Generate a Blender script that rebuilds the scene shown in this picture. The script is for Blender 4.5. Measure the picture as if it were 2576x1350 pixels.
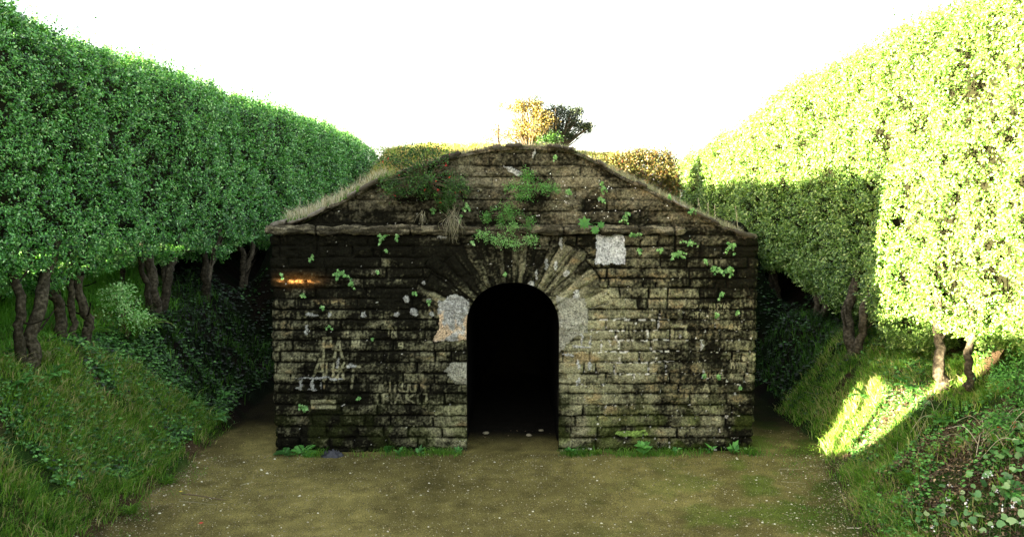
import bpy, math, random
import numpy as np

# ------------------------------------------------------------------ scene, camera, light
scene = bpy.context.scene
for o in list(bpy.data.objects):
    bpy.data.objects.remove(o)
COL = scene.collection
PITCH = math.radians(4.95)
CAMZ = 3.1
FPX = 2022.0                      # focal length in units of a 2576 px wide picture
cam_d = bpy.data.cameras.new("camera")
cam = bpy.data.objects.new("camera", cam_d)
COL.objects.link(cam)
cam.location = (0, 0, CAMZ)
cam.rotation_euler = (math.radians(90) - PITCH, 0, 0)
cam_d.sensor_width = 36
cam_d.lens = FPX / 2576 * 36
cam_d.clip_end = 2000
scene.camera = cam

SUN_K = 0.45                      # sun travels (1, SUN_K) on the ground
SUN_T = 0.146                     # tan of elevation
elev = math.atan(SUN_T)
sdir = np.array([1.0, SUN_K, -SUN_T * math.hypot(1, SUN_K)])
sdir /= np.linalg.norm(sdir)      # direction of travel of the light
world = bpy.data.worlds.new("World")
scene.world = world
world.use_nodes = True
wn = world.node_tree
wn.nodes.clear()
wo = wn.nodes.new("ShaderNodeOutputWorld")
wb = wn.nodes.new("ShaderNodeBackground")
sky = wn.nodes.new("ShaderNodeTexSky")
sky.sky_type = 'NISHITA'
sky.sun_disc = False
sky.sun_elevation = elev
sky.sun_rotation = math.atan2(-sdir[0], -sdir[1])
sky.dust_density = 3.0
veil = wn.nodes.new("ShaderNodeMix")         # thin bright cloud over the blue
veil.data_type = 'RGBA'
veil.inputs[0].default_value = 0.55
veil.inputs[7].default_value = (2.25, 2.28, 2.2, 1)
wn.links.new(sky.outputs[0], veil.inputs[6])
wn.links.new(veil.outputs[2], wb.inputs[0])
wb.inputs[1].default_value = 0.05
wn.links.new(wb.outputs[0], wo.inputs[0])

sun_d = bpy.data.lights.new("sun", 'SUN')
sun_d.energy = 5.0
sun_d.angle = math.radians(0.5)
sun_d.color = (1.0, 0.85, 0.62)
sun = bpy.data.objects.new("sun", sun_d)
COL.objects.link(sun)
from mathutils import Vector
sun.rotation_euler = Vector(sdir).to_track_quat('-Z', 'Y').to_euler()
sun.location = (-20, -9, 12)

scene.view_settings.view_transform = 'Standard'
scene.view_settings.look = 'None'
scene.view_settings.exposure = 4.65
scene.view_settings.gamma = 1.0
scene.cycles.max_bounces = 5
scene.cycles.diffuse_bounces = 1
scene.cycles.glossy_bounces = 2
scene.cycles.transmission_bounces = 2
scene.cycles.transparent_max_bounces = 4
scene.cycles.caustics_reflective = False
scene.cycles.caustics_refractive = False

rng = np.random.default_rng(7)

# ------------------------------------------------------------------ helpers
def at(u, v, Y):
    xr = (u - 1288) / FPX
    yr = (675 - v) / FPX
    dy = math.cos(PITCH) + yr * math.sin(PITCH)
    dz = -math.sin(PITCH) + yr * math.cos(PITCH)
    t = Y / dy
    return np.array([xr * t, Y, CAMZ + dz * t])

def proj(x, y, z):
    d = y * math.cos(PITCH) - (z - CAMZ) * math.sin(PITCH)
    up = y * math.sin(PITCH) + (z - CAMZ) * math.cos(PITCH)
    return 1288 + FPX * x / d, 675 - FPX * up / d

def sstep(a, b, x):
    t = np.clip((x - a) / (b - a), 0, 1)
    return t * t * (3 - 2 * t)

def _hash(ix, iy, iz, seed):
    h = (ix.astype(np.int64) * 374761393 + iy.astype(np.int64) * 668265263 + iz.astype(np.int64) * 2147483647 + seed * 144665) & 0xffffffff
    h = ((h ^ (h >> 13)) * 1274126177) & 0xffffffff
    h = ((h ^ (h >> 16)) * 2246822519) & 0xffffffff
    return ((h ^ (h >> 15)) & 0xffffff) / float(0xffffff)

def vnoise(x, y, z=None, seed=0):
    x = np.asarray(x, float); y = np.asarray(y, float)
    x, y = np.broadcast_arrays(x, y)
    ix = np.floor(x).astype(int); iy = np.floor(y).astype(int)
    fx = x - ix; fy = y - iy
    fx = fx * fx * (3 - 2 * fx); fy = fy * fy * (3 - 2 * fy)
    if z is None:
        o = np.zeros_like(ix)
        a = _hash(ix, iy, o, seed); b = _hash(ix + 1, iy, o, seed)
        c = _hash(ix, iy + 1, o, seed); d = _hash(ix + 1, iy + 1, o, seed)
        return (a * (1 - fx) + b * fx) * (1 - fy) + (c * (1 - fx) + d * fx) * fy
    z = np.broadcast_to(np.asarray(z, float), x.shape)
    iz = np.floor(z).astype(int); fz = z - iz; fz = fz * fz * (3 - 2 * fz)
    r = 0
    for k, wz in ((0, 1 - fz), (1, fz)):
        a = _hash(ix, iy, iz + k, seed); b = _hash(ix + 1, iy, iz + k, seed)
        c = _hash(ix, iy + 1, iz + k, seed); d = _hash(ix + 1, iy + 1, iz + k, seed)
        r = r + wz * ((a * (1 - fx) + b * fx) * (1 - fy) + (c * (1 - fx) + d * fx) * fy)
    return r

def fbm(x, y, z=None, seed=0, oct=4, gain=0.5):
    s = 0; a = 1; t = 0; f = 1
    for i in range(oct):
        s = s + a * vnoise(x * f, y * f, None if z is None else z * f, seed + i * 17)
        t += a; a *= gain; f *= 2.03
    return s / t

def mesh_from(name, V, F, mats, attrs=None, smooth=False, mat_idx=None):
    """V (n,3); F list of (m,k) int arrays of faces with k corners"""
    if not isinstance(F, (list, tuple)):
        F = [F]
    F = [np.asarray(f, dtype=np.int32) for f in F if len(f)]
    me = bpy.data.meshes.new(name)
    V = np.asarray(V, dtype=np.float32)
    me.vertices.add(len(V))
    me.vertices.foreach_set("co", V.ravel())
    nl = sum(f.size for f in F); nf = sum(len(f) for f in F)
    me.loops.add(nl)
    me.loops.foreach_set("vertex_index", np.concatenate([f.ravel() for f in F]))
    me.polygons.add(nf)
    tot = np.concatenate([np.full(len(f), f.shape[1], dtype=np.int32) for f in F])
    st = np.concatenate([[0], np.cumsum(tot)[:-1]]).astype(np.int32)
    me.polygons.foreach_set("loop_start", st)
    try:
        me.polygons.foreach_set("loop_total", tot)
    except Exception:
        pass
    if mat_idx is not None:
        me.polygons.foreach_set("material_index", np.asarray(mat_idx, dtype=np.int32))
    me.update(calc_edges=True)
    me.validate()
    if smooth:
        me.polygons.foreach_set("use_smooth", np.ones(len(me.polygons), dtype=bool))
    for k, a in (attrs or {}).items():
        a = np.asarray(a, dtype=np.float32)
        if a.ndim == 1:
            at_ = me.attributes.new(k, 'FLOAT', 'POINT'); at_.data.foreach_set("value", a)
        else:
            if a.shape[1] == 3:
                a = np.concatenate([a, np.ones((len(a), 1), np.float32)], 1)
            at_ = me.attributes.new(k, 'FLOAT_COLOR', 'POINT'); at_.data.foreach_set("color", a.ravel())
    for m in (mats if isinstance(mats, (list, tuple)) else [mats]):
        me.materials.append(m)
    return me

def link(name, me, parent=None, **props):
    o = bpy.data.objects.new(name, me)
    COL.objects.link(o)
    if parent is not None:
        o.parent = parent
        if me is not None:
            # meshes are authored in world space: cancel the parent's offset
            w = Vector((0, 0, 0)); p = parent
            while p is not None:
                w += Vector(p.location); p = p.parent
            o.location = -w
    for k, v in props.items():
        if v is not None:
            o[k] = v
    return o

def thing(name, label, cat, loc, group=None):
    o = bpy.data.objects.new(name, None)
    COL.objects.link(o)
    o.empty_display_size = 0.1
    o.location = tuple(float(c) for c in loc)
    o["label"] = label; o["category"] = cat
    if group:
        o["group"] = group
    return o

class Geo:
    """collects pieces with a per-vertex tint value"""
    def __init__(self):
        self.V = []; self.T = []; self.F = {3: [], 4: []}; self.M = {3: [], 4: []}; self.n = 0
    def add(self, V, F, tint=0.5, mi=0):
        V = np.asarray(V, float).reshape(-1, 3)
        t = np.broadcast_to(np.asarray(tint, float), (len(V),))
        for f in (F if isinstance(F, list) else [F]):
            f = np.asarray(f)
            if len(f):
                self.F[f.shape[1]].append(f + self.n)
                self.M[f.shape[1]].append(np.full(len(f), mi))
        self.V.append(V); self.T.append(t); self.n += len(V)
        return self
    def mesh(self, name, mats, smooth=False):
        V = np.concatenate(self.V); T = np.concatenate(self.T)
        F = []; M = []
        for k in (3, 4):
            if self.F[k]:
                F.append(np.concatenate(self.F[k])); M.append(np.concatenate(self.M[k]))
        return mesh_from(name, V, F, mats, {"tint": T}, smooth, np.concatenate(M))

def norm(a):
    return a / np.maximum(np.linalg.norm(a, axis=-1, keepdims=True), 1e-9)

def leaves(G, P, D, N, L, W, tint, mi=0, droop=0.25):
    """pointed, midrib-folded, bent leaves. P base, D direction, N approx face normal."""
    n = len(P)
    if n == 0:
        return
    D = norm(D)
    S = norm(np.cross(D, N)); N2 = norm(np.cross(S, D))
    L = np.broadcast_to(L, (n,))[:, None]; W = np.broadcast_to(W, (n,))[:, None]
    mid = P + D * L * 0.5 - N2 * L * 0.04
    lf = P + D * L * 0.45 + S * W * 0.5 + N2 * W * 0.18
    rt = P + D * L * 0.45 - S * W * 0.5 + N2 * W * 0.18
    tp = P + D * L * 0.97 - N2 * L * droop
    V = np.stack([P, lf, rt, mid, tp], 1).reshape(-1, 3)
    b = (np.arange(n) * 5)[:, None]
    F = np.concatenate([b + np.array([0, 2, 3]), b + np.array([0, 3, 1]), b + np.array([3, 2, 4]), b + np.array([1, 3, 4])])
    G.add(V, F, np.repeat(tint, 5), mi)

def round_leaves(G, P, N, R, tint, mi=0, k=9):
    """rounded cupped leaves around centre P facing N"""
    n = len(P)
    N = norm(N)
    a = norm(np.cross(N, rng.normal(size=(n, 3)))); b = np.cross(N, a)
    R = np.broadcast_to(R, (n,))[:, None]
    V = [P - N * R * 0.15]
    for i in range(k):
        t = 2 * math.pi * i / k
        rr = R * (0.93 + 0.1 * math.sin(3 * t)) * (0.55 if i == 0 else 1)
        V.append(P + (a * math.cos(t) + b * math.sin(t)) * rr + N * R * 0.08 * math.sin(2 * t))
    V = np.stack(V, 1).reshape(-1, 3)
    bb = (np.arange(n) * (k + 1))[:, None]
    F = np.concatenate([bb + np.array([0, 1 + i, 1 + (i + 1) % k]) for i in range(k)])
    G.add(V, F, np.repeat(tint, k + 1), mi)

def blades(G, P, H, W, lean, tint, mi=0):
    """grass blades: P base, H height, lean (n,3) sideways vector"""
    n = len(P)
    if n == 0:
        return
    a = rng.uniform(0, 2 * math.pi, n)
    S = np.stack([np.cos(a), np.sin(a), np.zeros(n)], 1)
    H = np.broadcast_to(H, (n,))[:, None]; W = np.broadcast_to(W, (n,))[:, None]
    up = np.array([0, 0, 1.0])
    m = P + up * H * 0.6 + lean * H * 0.28
    t = P + up * H * 0.92 + lean * H * 0.95
    V = np.stack([P - S * W / 2, P + S * W / 2, m + S * W * 0.38, m - S * W * 0.38, t], 1).reshape(-1, 3)
    b = (np.arange(n) * 5)[:, None]
    G.add(V, [b + np.array([0, 1, 2, 3]), b + np.array([3, 2, 4])], np.repeat(tint, 5), mi)

def tube(G, pts, rad, n=10, tint=0.5, mi=0, rough=0.0, seed=0, cap=True):
    pts = np.asarray(pts, float); rad = np.broadcast_to(np.asarray(rad, float), (len(pts),))
    T = np.gradient(pts, axis=0); T = norm(T)
    ref = np.array([0.13, 0.95, 0.2]) if abs(T[0] @ np.array([0, 1, 0])) < .9 else np.array([1.0, 0, 0])
    A = norm(np.cross(T, ref)); B = np.cross(T, A)
    th = np.arange(n) / n * 2 * math.pi
    r = rad[:, None] * np.ones(n)
    if rough:
        r = r * (1 + rough * (fbm(th[None, :] * 1.4 + seed, np.arange(len(pts))[:, None] * 0.35, seed=seed) - .5) * 2)
    V = pts[:, None] + r[..., None] * (A[:, None] * np.cos(th)[None, :, None] + B[:, None] * np.sin(th)[None, :, None])
    m = len(pts)
    i = np.arange(m - 1)[:, None] * n; j = np.arange(n)[None, :]; j2 = (j + 1) % n
    F = np.stack([i + j, i + j2, i + n + j2, i + n + j], -1).reshape(-1, 4)
    V = V.reshape(-1, 3)
    Fs = [F]
    if cap:
        V = np.concatenate([V, pts[-1:], pts[:1]])
        e = (m - 1) * n
        Fs.append(np.stack([e + np.arange(n), e + (np.arange(n) + 1) % n, np.full(n, m * n)], 1))
        Fs.append(np.stack([(np.arange(n) + 1) % n, np.arange(n), np.full(n, m * n + 1)], 1))
    G.add(V, Fs, tint, mi)

def curve_pts(ctrl, n):
    """exactly n points on a Catmull-Rom curve through the control points"""
    c = np.asarray(ctrl, float)
    c = np.concatenate([2 * c[:1] - c[1:2], c, 2 * c[-1:] - c[-2:-1]])
    segs = len(c) - 3
    g = np.linspace(0, segs - 1e-9, n); k = g.astype(int); t = (g - k)[:, None]
    p0, p1, p2, p3 = c[k], c[k + 1], c[k + 2], c[k + 3]
    return .5 * ((2 * p1) + (-p0 + p2) * t + (2 * p0 - 5 * p1 + 4 * p2 - p3) * t ** 2 + (-p0 + 3 * p1 - 3 * p2 + p3) * t ** 3)

def stone(G, c, r, tint, flat=0.6, seed=0, mi=0):
    """small irregular pebble"""
    th = np.arange(7) / 7 * 2 * math.pi
    V = [[0, 0, flat]]
    for z, s in ((flat * .6, .75), (-.1, 1.0), (-flat * .6, .6)):
        for t in th:
            k = s * (1 + rng.uniform(-.2, .2))
            V.append([math.cos(t) * k, math.sin(t) * k, z])
    V = np.array(V) * r
    V = V @ np.array([[1, 0, 0], [0, rng.uniform(.6, 1), 0], [0, 0, 1]])
    F3 = [[0, 1 + i, 1 + (i + 1) % 7] for i in range(7)]
    F4 = []
    for k in range(2):
        b = 1 + 7 * k
        F4 += [[b + i, b + 7 + i, b + 7 + (i + 1) % 7, b + (i + 1) % 7] for i in range(7)]
    G.add(V + np.asarray(c), [np.array(F3), np.array(F4)], tint, mi)

# ------------------------------------------------------------------ materials
def new_mat(name):
    m = bpy.data.materials.new(name); m.use_nodes = True
    nt = m.node_tree; nt.nodes.clear()
    out = nt.nodes.new("ShaderNodeOutputMaterial")
    return m, nt, out

def ramp_mat(name, stops, rough=0.5, transl=0.0, spec=0.5, noise_scale=0, noise_amt=0, bump=0, bump_scale=60, tcol=None):
    m, nt, out = new_mat(name)
    N = nt.nodes.new; Lk = nt.links.new
    a = N("ShaderNodeAttribute"); a.attribute_name = "tint"
    r = N("ShaderNodeValToRGB")
    els = r.color_ramp.elements
    while len(els) < len(stops):
        els.new(0.5)
    for e, (p, c) in zip(els, stops):
        e.position = p; e.color = (*c, 1)
    geo = N("ShaderNodeNewGeometry")
    fac = a.outputs["Fac"]
    if noise_amt:
        nz = N("ShaderNodeTexNoise"); nz.inputs["Scale"].default_value = noise_scale; nz.inputs["Detail"].default_value = 3
        Lk(geo.outputs["Position"], nz.inputs["Vector"])
        ma = N("ShaderNodeMath"); ma.operation = 'MULTIPLY_ADD'
        ma.inputs[1].default_value = noise_amt * 2; ma.inputs[2].default_value = -noise_amt
        Lk(nz.outputs["Fac"], ma.inputs[0])
        ad = N("ShaderNodeMath"); ad.operation = 'ADD'; ad.use_clamp = True
        Lk(fac, ad.inputs[0]); Lk(ma.outputs[0], ad.inputs[1]); fac = ad.outputs[0]
    Lk(fac, r.inputs[0])
    p = N("ShaderNodeBsdfPrincipled")
    p.inputs["Roughness"].default_value = rough
    p.inputs["Specular IOR Level"].default_value = spec
    Lk(r.outputs[0], p.inputs["Base Color"])
    if bump:
        nb = N("ShaderNodeTexNoise"); nb.inputs["Scale"].default_value = bump_scale; nb.inputs["Detail"].default_value = 4
        Lk(geo.outputs["Position"], nb.inputs["Vector"])
        bp = N("ShaderNodeBump"); bp.inputs["Strength"].default_value = bump; bp.inputs["Distance"].default_value = 0.01
        Lk(nb.outputs["Fac"], bp.inputs["Height"]); Lk(bp.outputs[0], p.inputs["Normal"])
    if transl:
        t = N("ShaderNodeBsdfTranslucent")
        mc = N("ShaderNodeMix"); mc.data_type = 'RGBA'; mc.blend_type = 'MULTIPLY'; mc.inputs[0].default_value = 1
        mc.inputs[7].default_value = (*(tcol or (1.3, 1.25, .5)), 1)
        Lk(r.outputs[0], mc.inputs[6]); Lk(mc.outputs[2], t.inputs["Color"])
        mx = N("ShaderNodeMixShader"); mx.inputs[0].default_value = transl
        Lk(p.outputs[0], mx.inputs[1]); Lk(t.outputs[0], mx.inputs[2]); Lk(mx.outputs[0], out.inputs[0])
    else:
        Lk(p.outputs[0], out.inputs[0])
    return m

def vcol_mat(name, rough=0.95, fine=90, amt=0.5, bump=0.4, bump_scale=70, spec=0.06, coarse=9):
    m, nt, out = new_mat(name)
    N = nt.nodes.new; Lk = nt.links.new
    a = N("ShaderNodeAttribute"); a.attribute_name = "col"
    geo = N("ShaderNodeNewGeometry")
    nz = N("ShaderNodeTexNoise"); nz.inputs["Scale"].default_value = fine; nz.inputs["Detail"].default_value = 5; nz.inputs["Roughness"].default_value = .7
    nc = N("ShaderNodeTexNoise"); nc.inputs["Scale"].default_value = coarse; nc.inputs["Detail"].default_value = 5
    Lk(geo.outputs["Position"], nz.inputs["Vector"]); Lk(geo.outputs["Position"], nc.inputs["Vector"])
    mr = N("ShaderNodeMapRange"); mr.inputs[1].default_value = .3; mr.inputs[2].default_value = .7
    mr.inputs[3].default_value = 1 - amt; mr.inputs[4].default_value = 1 + amt
    Lk(nz.outputs["Fac"], mr.inputs[0])
    mr2 = N("ShaderNodeMapRange"); mr2.inputs[1].default_value = .3; mr2.inputs[2].default_value = .7
    mr2.inputs[3].default_value = .8; mr2.inputs[4].default_value = 1.2
    Lk(nc.outputs["Fac"], mr2.inputs[0])
    mm = N("ShaderNodeMath"); mm.operation = 'MULTIPLY'; Lk(mr.outputs[0], mm.inputs[0]); Lk(mr2.outputs[0], mm.inputs[1])
    vm = N("ShaderNodeVectorMath"); vm.operation = 'SCALE'
    Lk(a.outputs["Color"], vm.inputs[0]); Lk(mm.outputs[0], vm.inputs["Scale"])
    p = N("ShaderNodeBsdfPrincipled"); p.inputs["Roughness"].default_value = rough
    p.inputs["Specular IOR Level"].default_value = spec
    Lk(vm.outputs[0], p.inputs["Base Color"])
    nb = N("ShaderNodeTexNoise"); nb.inputs["Scale"].default_value = bump_scale; nb.inputs["Detail"].default_value = 6; nb.inputs["Roughness"].default_value = .65
    Lk(geo.outputs["Position"], nb.inputs["Vector"])
    bp = N("ShaderNodeBump"); bp.inputs["Strength"].default_value = bump; bp.inputs["Distance"].default_value = 0.02
    Lk(nb.outputs["Fac"], bp.inputs["Height"]); Lk(bp.outputs[0], p.inputs["Normal"])
    Lk(p.outputs[0], out.inputs[0])
    return m

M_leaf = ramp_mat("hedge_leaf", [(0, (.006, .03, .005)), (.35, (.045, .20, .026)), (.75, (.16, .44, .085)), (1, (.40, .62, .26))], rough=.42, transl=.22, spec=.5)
M_leafR = ramp_mat("sunny_hedge_leaf", [(0, (.02, .06, .008)), (.4, (.11, .23, .035)), (.75, (.25, .40, .09)), (1, (.44, .54, .20))], rough=.42, transl=.22, spec=.5)  # paler copy of the hedge leaf, sunlit look put into its colour
M_core = ramp_mat("inner_twigs", [(0, (.006, .008, .003)), (1, (.02, .018, .008))], rough=.95, spec=.05, noise_scale=20, noise_amt=.4)  # for the solid core that blackens gaps between leaves
M_bark = ramp_mat("bark", [(0, (.006, .005, .003)), (.45, (.034, .029, .018)), (1, (.13, .11, .075))], rough=.95, spec=.08, noise_scale=26, noise_amt=.75, bump=1.0, bump_scale=40)
M_grass = ramp_mat("grass_blade", [(0, (.010, .028, .004)), (.45, (.065, .18, .018)), (.85, (.18, .34, .035)), (1, (.38, .34, .15))], rough=.55, transl=.25, spec=.2)
M_lawn = ramp_mat("lawn_blade", [(0, (.05, .16, .02)), (1, (.16, .42, .05))], rough=.55, transl=.3, spec=.2)
M_straw = ramp_mat("straw_grass", [(0, (.10, .11, .05)), (.5, (.28, .26, .17)), (1, (.55, .50, .38))], rough=.7, transl=.2, spec=.3)
M_gold = ramp_mat("golden_grass", [(0, (.13, .14, .03)), (.5, (.38, .28, .09)), (1, (.55, .42, .2))], rough=.7, transl=.3, spec=.3)
M_cover = ramp_mat("ground_cover_leaf", [(0, (.003, .010, .002)), (.5, (.032, .12, .016)), (1, (.16, .38, .08))], rough=.45, transl=.12, spec=.35)
M_fern = ramp_mat("fern_leaf", [(0, (.012, .05, .008)), (.5, (.055, .20, .03)), (1, (.18, .44, .09))], rough=.5, transl=.25, spec=.4)
M_shrubleaf = ramp_mat("dark_shrub_leaf", [(0, (.008, .025, .004)), (.5, (.04, .11, .018)), (1, (.14, .30, .05))], rough=.5, transl=.2, spec=.3)
M_wallfern = ramp_mat("wall_plant_leaf", [(0, (.06, .18, .04)), (.5, (.20, .44, .12)), (1, (.42, .66, .28))], rough=.5, transl=.25, spec=.4)
M_red = ramp_mat("red_flower", [(0, (.35, .012, .01)), (1, (.6, .04, .03))], rough=.5, transl=.2)
M_white = ramp_mat("white_petal", [(0, (.6, .55, .6)), (1, (.85, .85, .82))], rough=.6, transl=.2)
M_round = ramp_mat("pale_round_leaf", [(0, (.03, .10, .02)), (.5, (.11, .26, .07)), (1, (.30, .40, .17))], rough=.45, transl=.2)
M_bush_gold = ramp_mat("golden_bush_leaf", [(0, (.010, .010, .003)), (.3, (.05, .045, .008)), (.55, (.22, .16, .03)), (1, (.42, .36, .09))], rough=.5, transl=.3)
M_bush_dark = ramp_mat("dark_bush_leaf", [(0, (.008, .012, .004)), (.5, (.02, .035, .01)), (1, (.05, .09, .02))], rough=.6, transl=.1)
M_bush_rust = ramp_mat("rust_bush_leaf", [(0, (.015, .02, .004)), (.5, (.08, .09, .015)), (.75, (.15, .09, .025)), (1, (.26, .08, .035))], rough=.5, transl=.25)
M_stem = ramp_mat("thin_stem", [(0, (.04, .03, .015)), (1, (.16, .11, .06))], rough=.8)
M_pebble = ramp_mat("pebble", [(0, (.06, .05, .03)), (.6, (.30, .26, .16)), (1, (.75, .70, .58))], rough=.85)
M_litter = ramp_mat("dead_leaf", [(0, (.03, .02, .010)), (.5, (.13, .085, .045)), (1, (.42, .30, .16))], rough=.8, transl=.1)
M_wall = vcol_mat("old_stone", fine=48, amt=.85, bump=.8, bump_scale=55)
M_ground = vcol_mat("earth", fine=95, amt=.95, bump=1.0, bump_scale=70, coarse=7)
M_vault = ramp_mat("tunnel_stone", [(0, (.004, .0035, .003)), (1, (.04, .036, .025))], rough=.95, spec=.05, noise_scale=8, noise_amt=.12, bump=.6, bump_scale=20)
M_bag = ramp_mat("dark_cloth", [(0, (.008, .008, .01)), (1, (.05, .05, .065))], rough=.6, noise_scale=12, noise_amt=.2)

# ------------------------------------------------------------------ the ground
Y0 = 9.67                               # plane of the portal's front
XL, XR = -2.93, 2.98
OUT_PX = [(688, 572), (700, 562), (745, 556), (785, 540), (830, 517), (868, 497), (905, 478), (950, 452), (1000, 434), (1060, 415), (1130, 393),
          (1190, 378), (1235, 371), (1290, 366), (1345, 365), (1400, 369), (1445, 376), (1482, 393), (1530, 420),
          (1565, 440), (1600, 457), (1640, 476), (1680, 497), (1715, 517), (1750, 534), (1790, 553), (1830, 571), (1852, 578), (1858, 588), (1903, 590)]
_o = np.array([at(u, v, Y0) for u, v in OUT_PX])
OUT_X, OUT_Z = _o[:, 0], _o[:, 2]

def outline(x):
    z = np.interp(x, OUT_X, OUT_Z)
    xz = np.asarray(x, float) * 0
    return z + .035 * (fbm(np.asarray(x) * 5.0, xz, seed=3) - .5) * 2 + .02 * (fbm(np.asarray(x) * 22.0, xz, seed=4) - .5) * 2

def roof_z(x, y):
    x = np.asarray(x, float); y = np.asarray(y, float)
    P = np.where((x > XL) & (x < XR), np.interp(x, OUT_X, OUT_Z), 2.7)
    terr = 2.98 - .30 * sstep(.8, 2.2, x) - .10 * sstep(-2.6, -3.6, x) + .25 * (fbm(x * .9, y * .5, seed=14) - .5) + .064 * np.minimum(y, 29) - .05 * np.maximum(y - 29, 0)
    k = sstep(19, 26.5, y) * (1 - sstep(3.7, 4.9, np.abs(x + .15) + .5 * (fbm(x * 1.3, y * 1.3, seed=12) - .5)))
    n = (fbm(x * 2.1, y * 2.1, seed=11) - .5) * .12 * sstep(9.7, 10.3, y)
    return P + (terr - P) * k + n

def foot_r(y):
    return 3.30 + .62 * sstep(7.0, 10.4, y) + .1 * (vnoise(y * 1.7, 0.3 * y, seed=5) - .5)

def foot_l(y):
    return 3.86 + .14 * (vnoise(y * 2.2, y * .1, seed=6) - .5) + .07 * (vnoise(y * 7, y * .1, seed=8) - .5)

def ground_z(x, y):
    x = np.asarray(x, float); y = np.asarray(y, float)
    near = 1 - sstep(1.5, 6.3, y)                  # the approach rises towards the camera
    z = near * 1.5 + (fbm(x * 1.3, y * 1.3, seed=21) - .5) * .05 * (1 - near)
    a = -x - foot_l(y)
    lb = .10 * sstep(-.01, .07, a) + .30 * sstep(.02, .55, a) + 1.02 * sstep(.35, 1.35, a) \
        + (.95 * sstep(1.3, 3.4, a) + 1.0 * sstep(3.0, 9, a)) * (.12 + .88 * sstep(6.6, 7.4, y - .45 * (x + 4.9))) + .55 * sstep(1.3, 2.4, a) * sstep(11.5, 13.5, y)
    lb = lb + (fbm(x * 2.2, y * 2.2, seed=23) - .5) * .22 * sstep(.05, .5, a)
    b = x - foot_r(y)
    wr = 4.95 - foot_r(y)
    rb = .06 * sstep(-.02, .08, b) + 1.02 * sstep(0.0, 1.0, b / wr) ** .9 + .75 * sstep(1.25, 2.3, b) + .5 * sstep(2.3, 6, b)
    rb = rb + (fbm(x * 2.5, y * 2.5, seed=24) - .5) * .30 * sstep(.05, .4, b)
    z = z * (1 - .6 * sstep(0, 1.3, np.maximum(a, b))) + np.where(a > -.05, lb, 0) + np.where(b > -.05, rb, 0)
    # unseen ridge beside the viewer, added to block the low sun
    added_ridge = 1.55 * np.exp(-((x + 5.9) / 1.1) ** 2) * sstep(-1.0, .6, y) * (1 - sstep(3.3, 3.8, y + .25 * (x + 5.9)))
    z = z + added_ridge
    # earth fill behind the tunnel
    far = sstep(14.0, 15.6, y) * (1 - sstep(4.4, 5.2, np.abs(x)))
    z = z + far * (roof_z(x, y) - .02 - z)
    return z

def axis(bounds, steps):
    out = [bounds[0]]
    for (a, b), s in zip(zip(bounds[:-1], bounds[1:]), steps):
        n = max(1, int(round((b - a) / s)))
        out += list(a + (b - a) * (np.arange(n) + 1) / n)
    return np.array(out)

gx = np.concatenate([-np.geomspace(400, 12, 26)[:-1], axis([-12, -5.6, -3.3, 3.1, 5.4, 12], [.16, .05, .055, .045, .16]), np.geomspace(12, 400, 26)[1:]])
gy = np.concatenate([-np.geomspace(300, 3, 20)[:-1], axis([-3, 6, 11.2, 17, 33], [.16, .045, .11, .2]), np.geomspace(33, 600, 26)[1:]])
GX, GY = np.meshgrid(gx, gy)
GZ = ground_z(GX, GY)
nx, ny = len(gx), len(gy)
idx = np.arange(nx * ny).reshape(ny, nx)
F = np.stack([idx[:-1, :-1], idx[:-1, 1:], idx[1:, 1:], idx[1:, :-1]], -1).reshape(-1, 4)
# albedo of the earth
A = -GX - foot_l(GY); B = GX - foot_r(GY)
n1 = fbm(GX * 1.1, GY * 1.1, seed=31); n2 = fbm(GX * 6, GY * 6, seed=32)
n3 = fbm(GX * 2.6, GY * 2.6, seed=33, oct=5)
path = np.array([.155, .130, .044]) * (0.45 + 1.1 * n1[..., None]) * (.6 + .8 * n2[..., None])
moss = sstep(.48, .62, n3) * sstep(.6, 3.3, GX + .3 * (9 - GY)) * .85
path = path * (1 - moss[..., None]) + np.array([.085, .12, .018]) * moss[..., None]
soil = np.array([.045, .030, .016]) * (.5 + n2[..., None])
turf = np.array([.020, .045, .008]) * (.5 + n1[..., None])
tk = sstep(.42, .58, fbm(GX * 3, GY * 3, seed=35))[..., None]
bank = soil * (1 - tk) + turf * tk
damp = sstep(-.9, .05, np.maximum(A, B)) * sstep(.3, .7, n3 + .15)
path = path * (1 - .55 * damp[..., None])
tunnel_shade = (sstep(Y0 + .25, Y0 + .9, GY) * (np.abs(GX) < 2.9))[..., None]  # tunnel's shade painted into the floor colour
path = path * (1 - tunnel_shade) + np.array([.012, .010, .007]) * tunnel_shade
field = np.array([.10, .25, .03]) * (.6 + .8 * n2[..., None])
bk = sstep(-.12, .05, np.maximum(A, B))[..., None]
fk = sstep(1.4, 2.2, np.maximum(A, B))[..., None]
gc = path * (1 - bk) + bank * bk
fk = fk * ((GX < 0) & (GY < 13))[..., None]
gc = gc * (1 - fk) + field * fk
corridor_shade = (sstep(9.9, 11.2, GY) * (np.abs(GX) > 2.9) * (np.abs(GX) < 9) * (1 - fk[..., 0]))[..., None]  # shade of the side corridors painted into the ground colour
gc = gc * (1 - .9 * corridor_shade)
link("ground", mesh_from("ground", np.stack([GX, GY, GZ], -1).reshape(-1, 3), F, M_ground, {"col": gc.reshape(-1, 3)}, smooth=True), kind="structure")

# ------------------------------------------------------------------ stone tunnel portal
DCX = at(1290, 900, Y0)[0]; DHW = .5 * (at(1407, 900, Y0)[0] - at(1174, 900, Y0)[0])
ZSP = at(1290, 822, Y0)[2]; ZTOP = at(1290, 710, Y0)[2]; ARISE = ZTOP - ZSP

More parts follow.
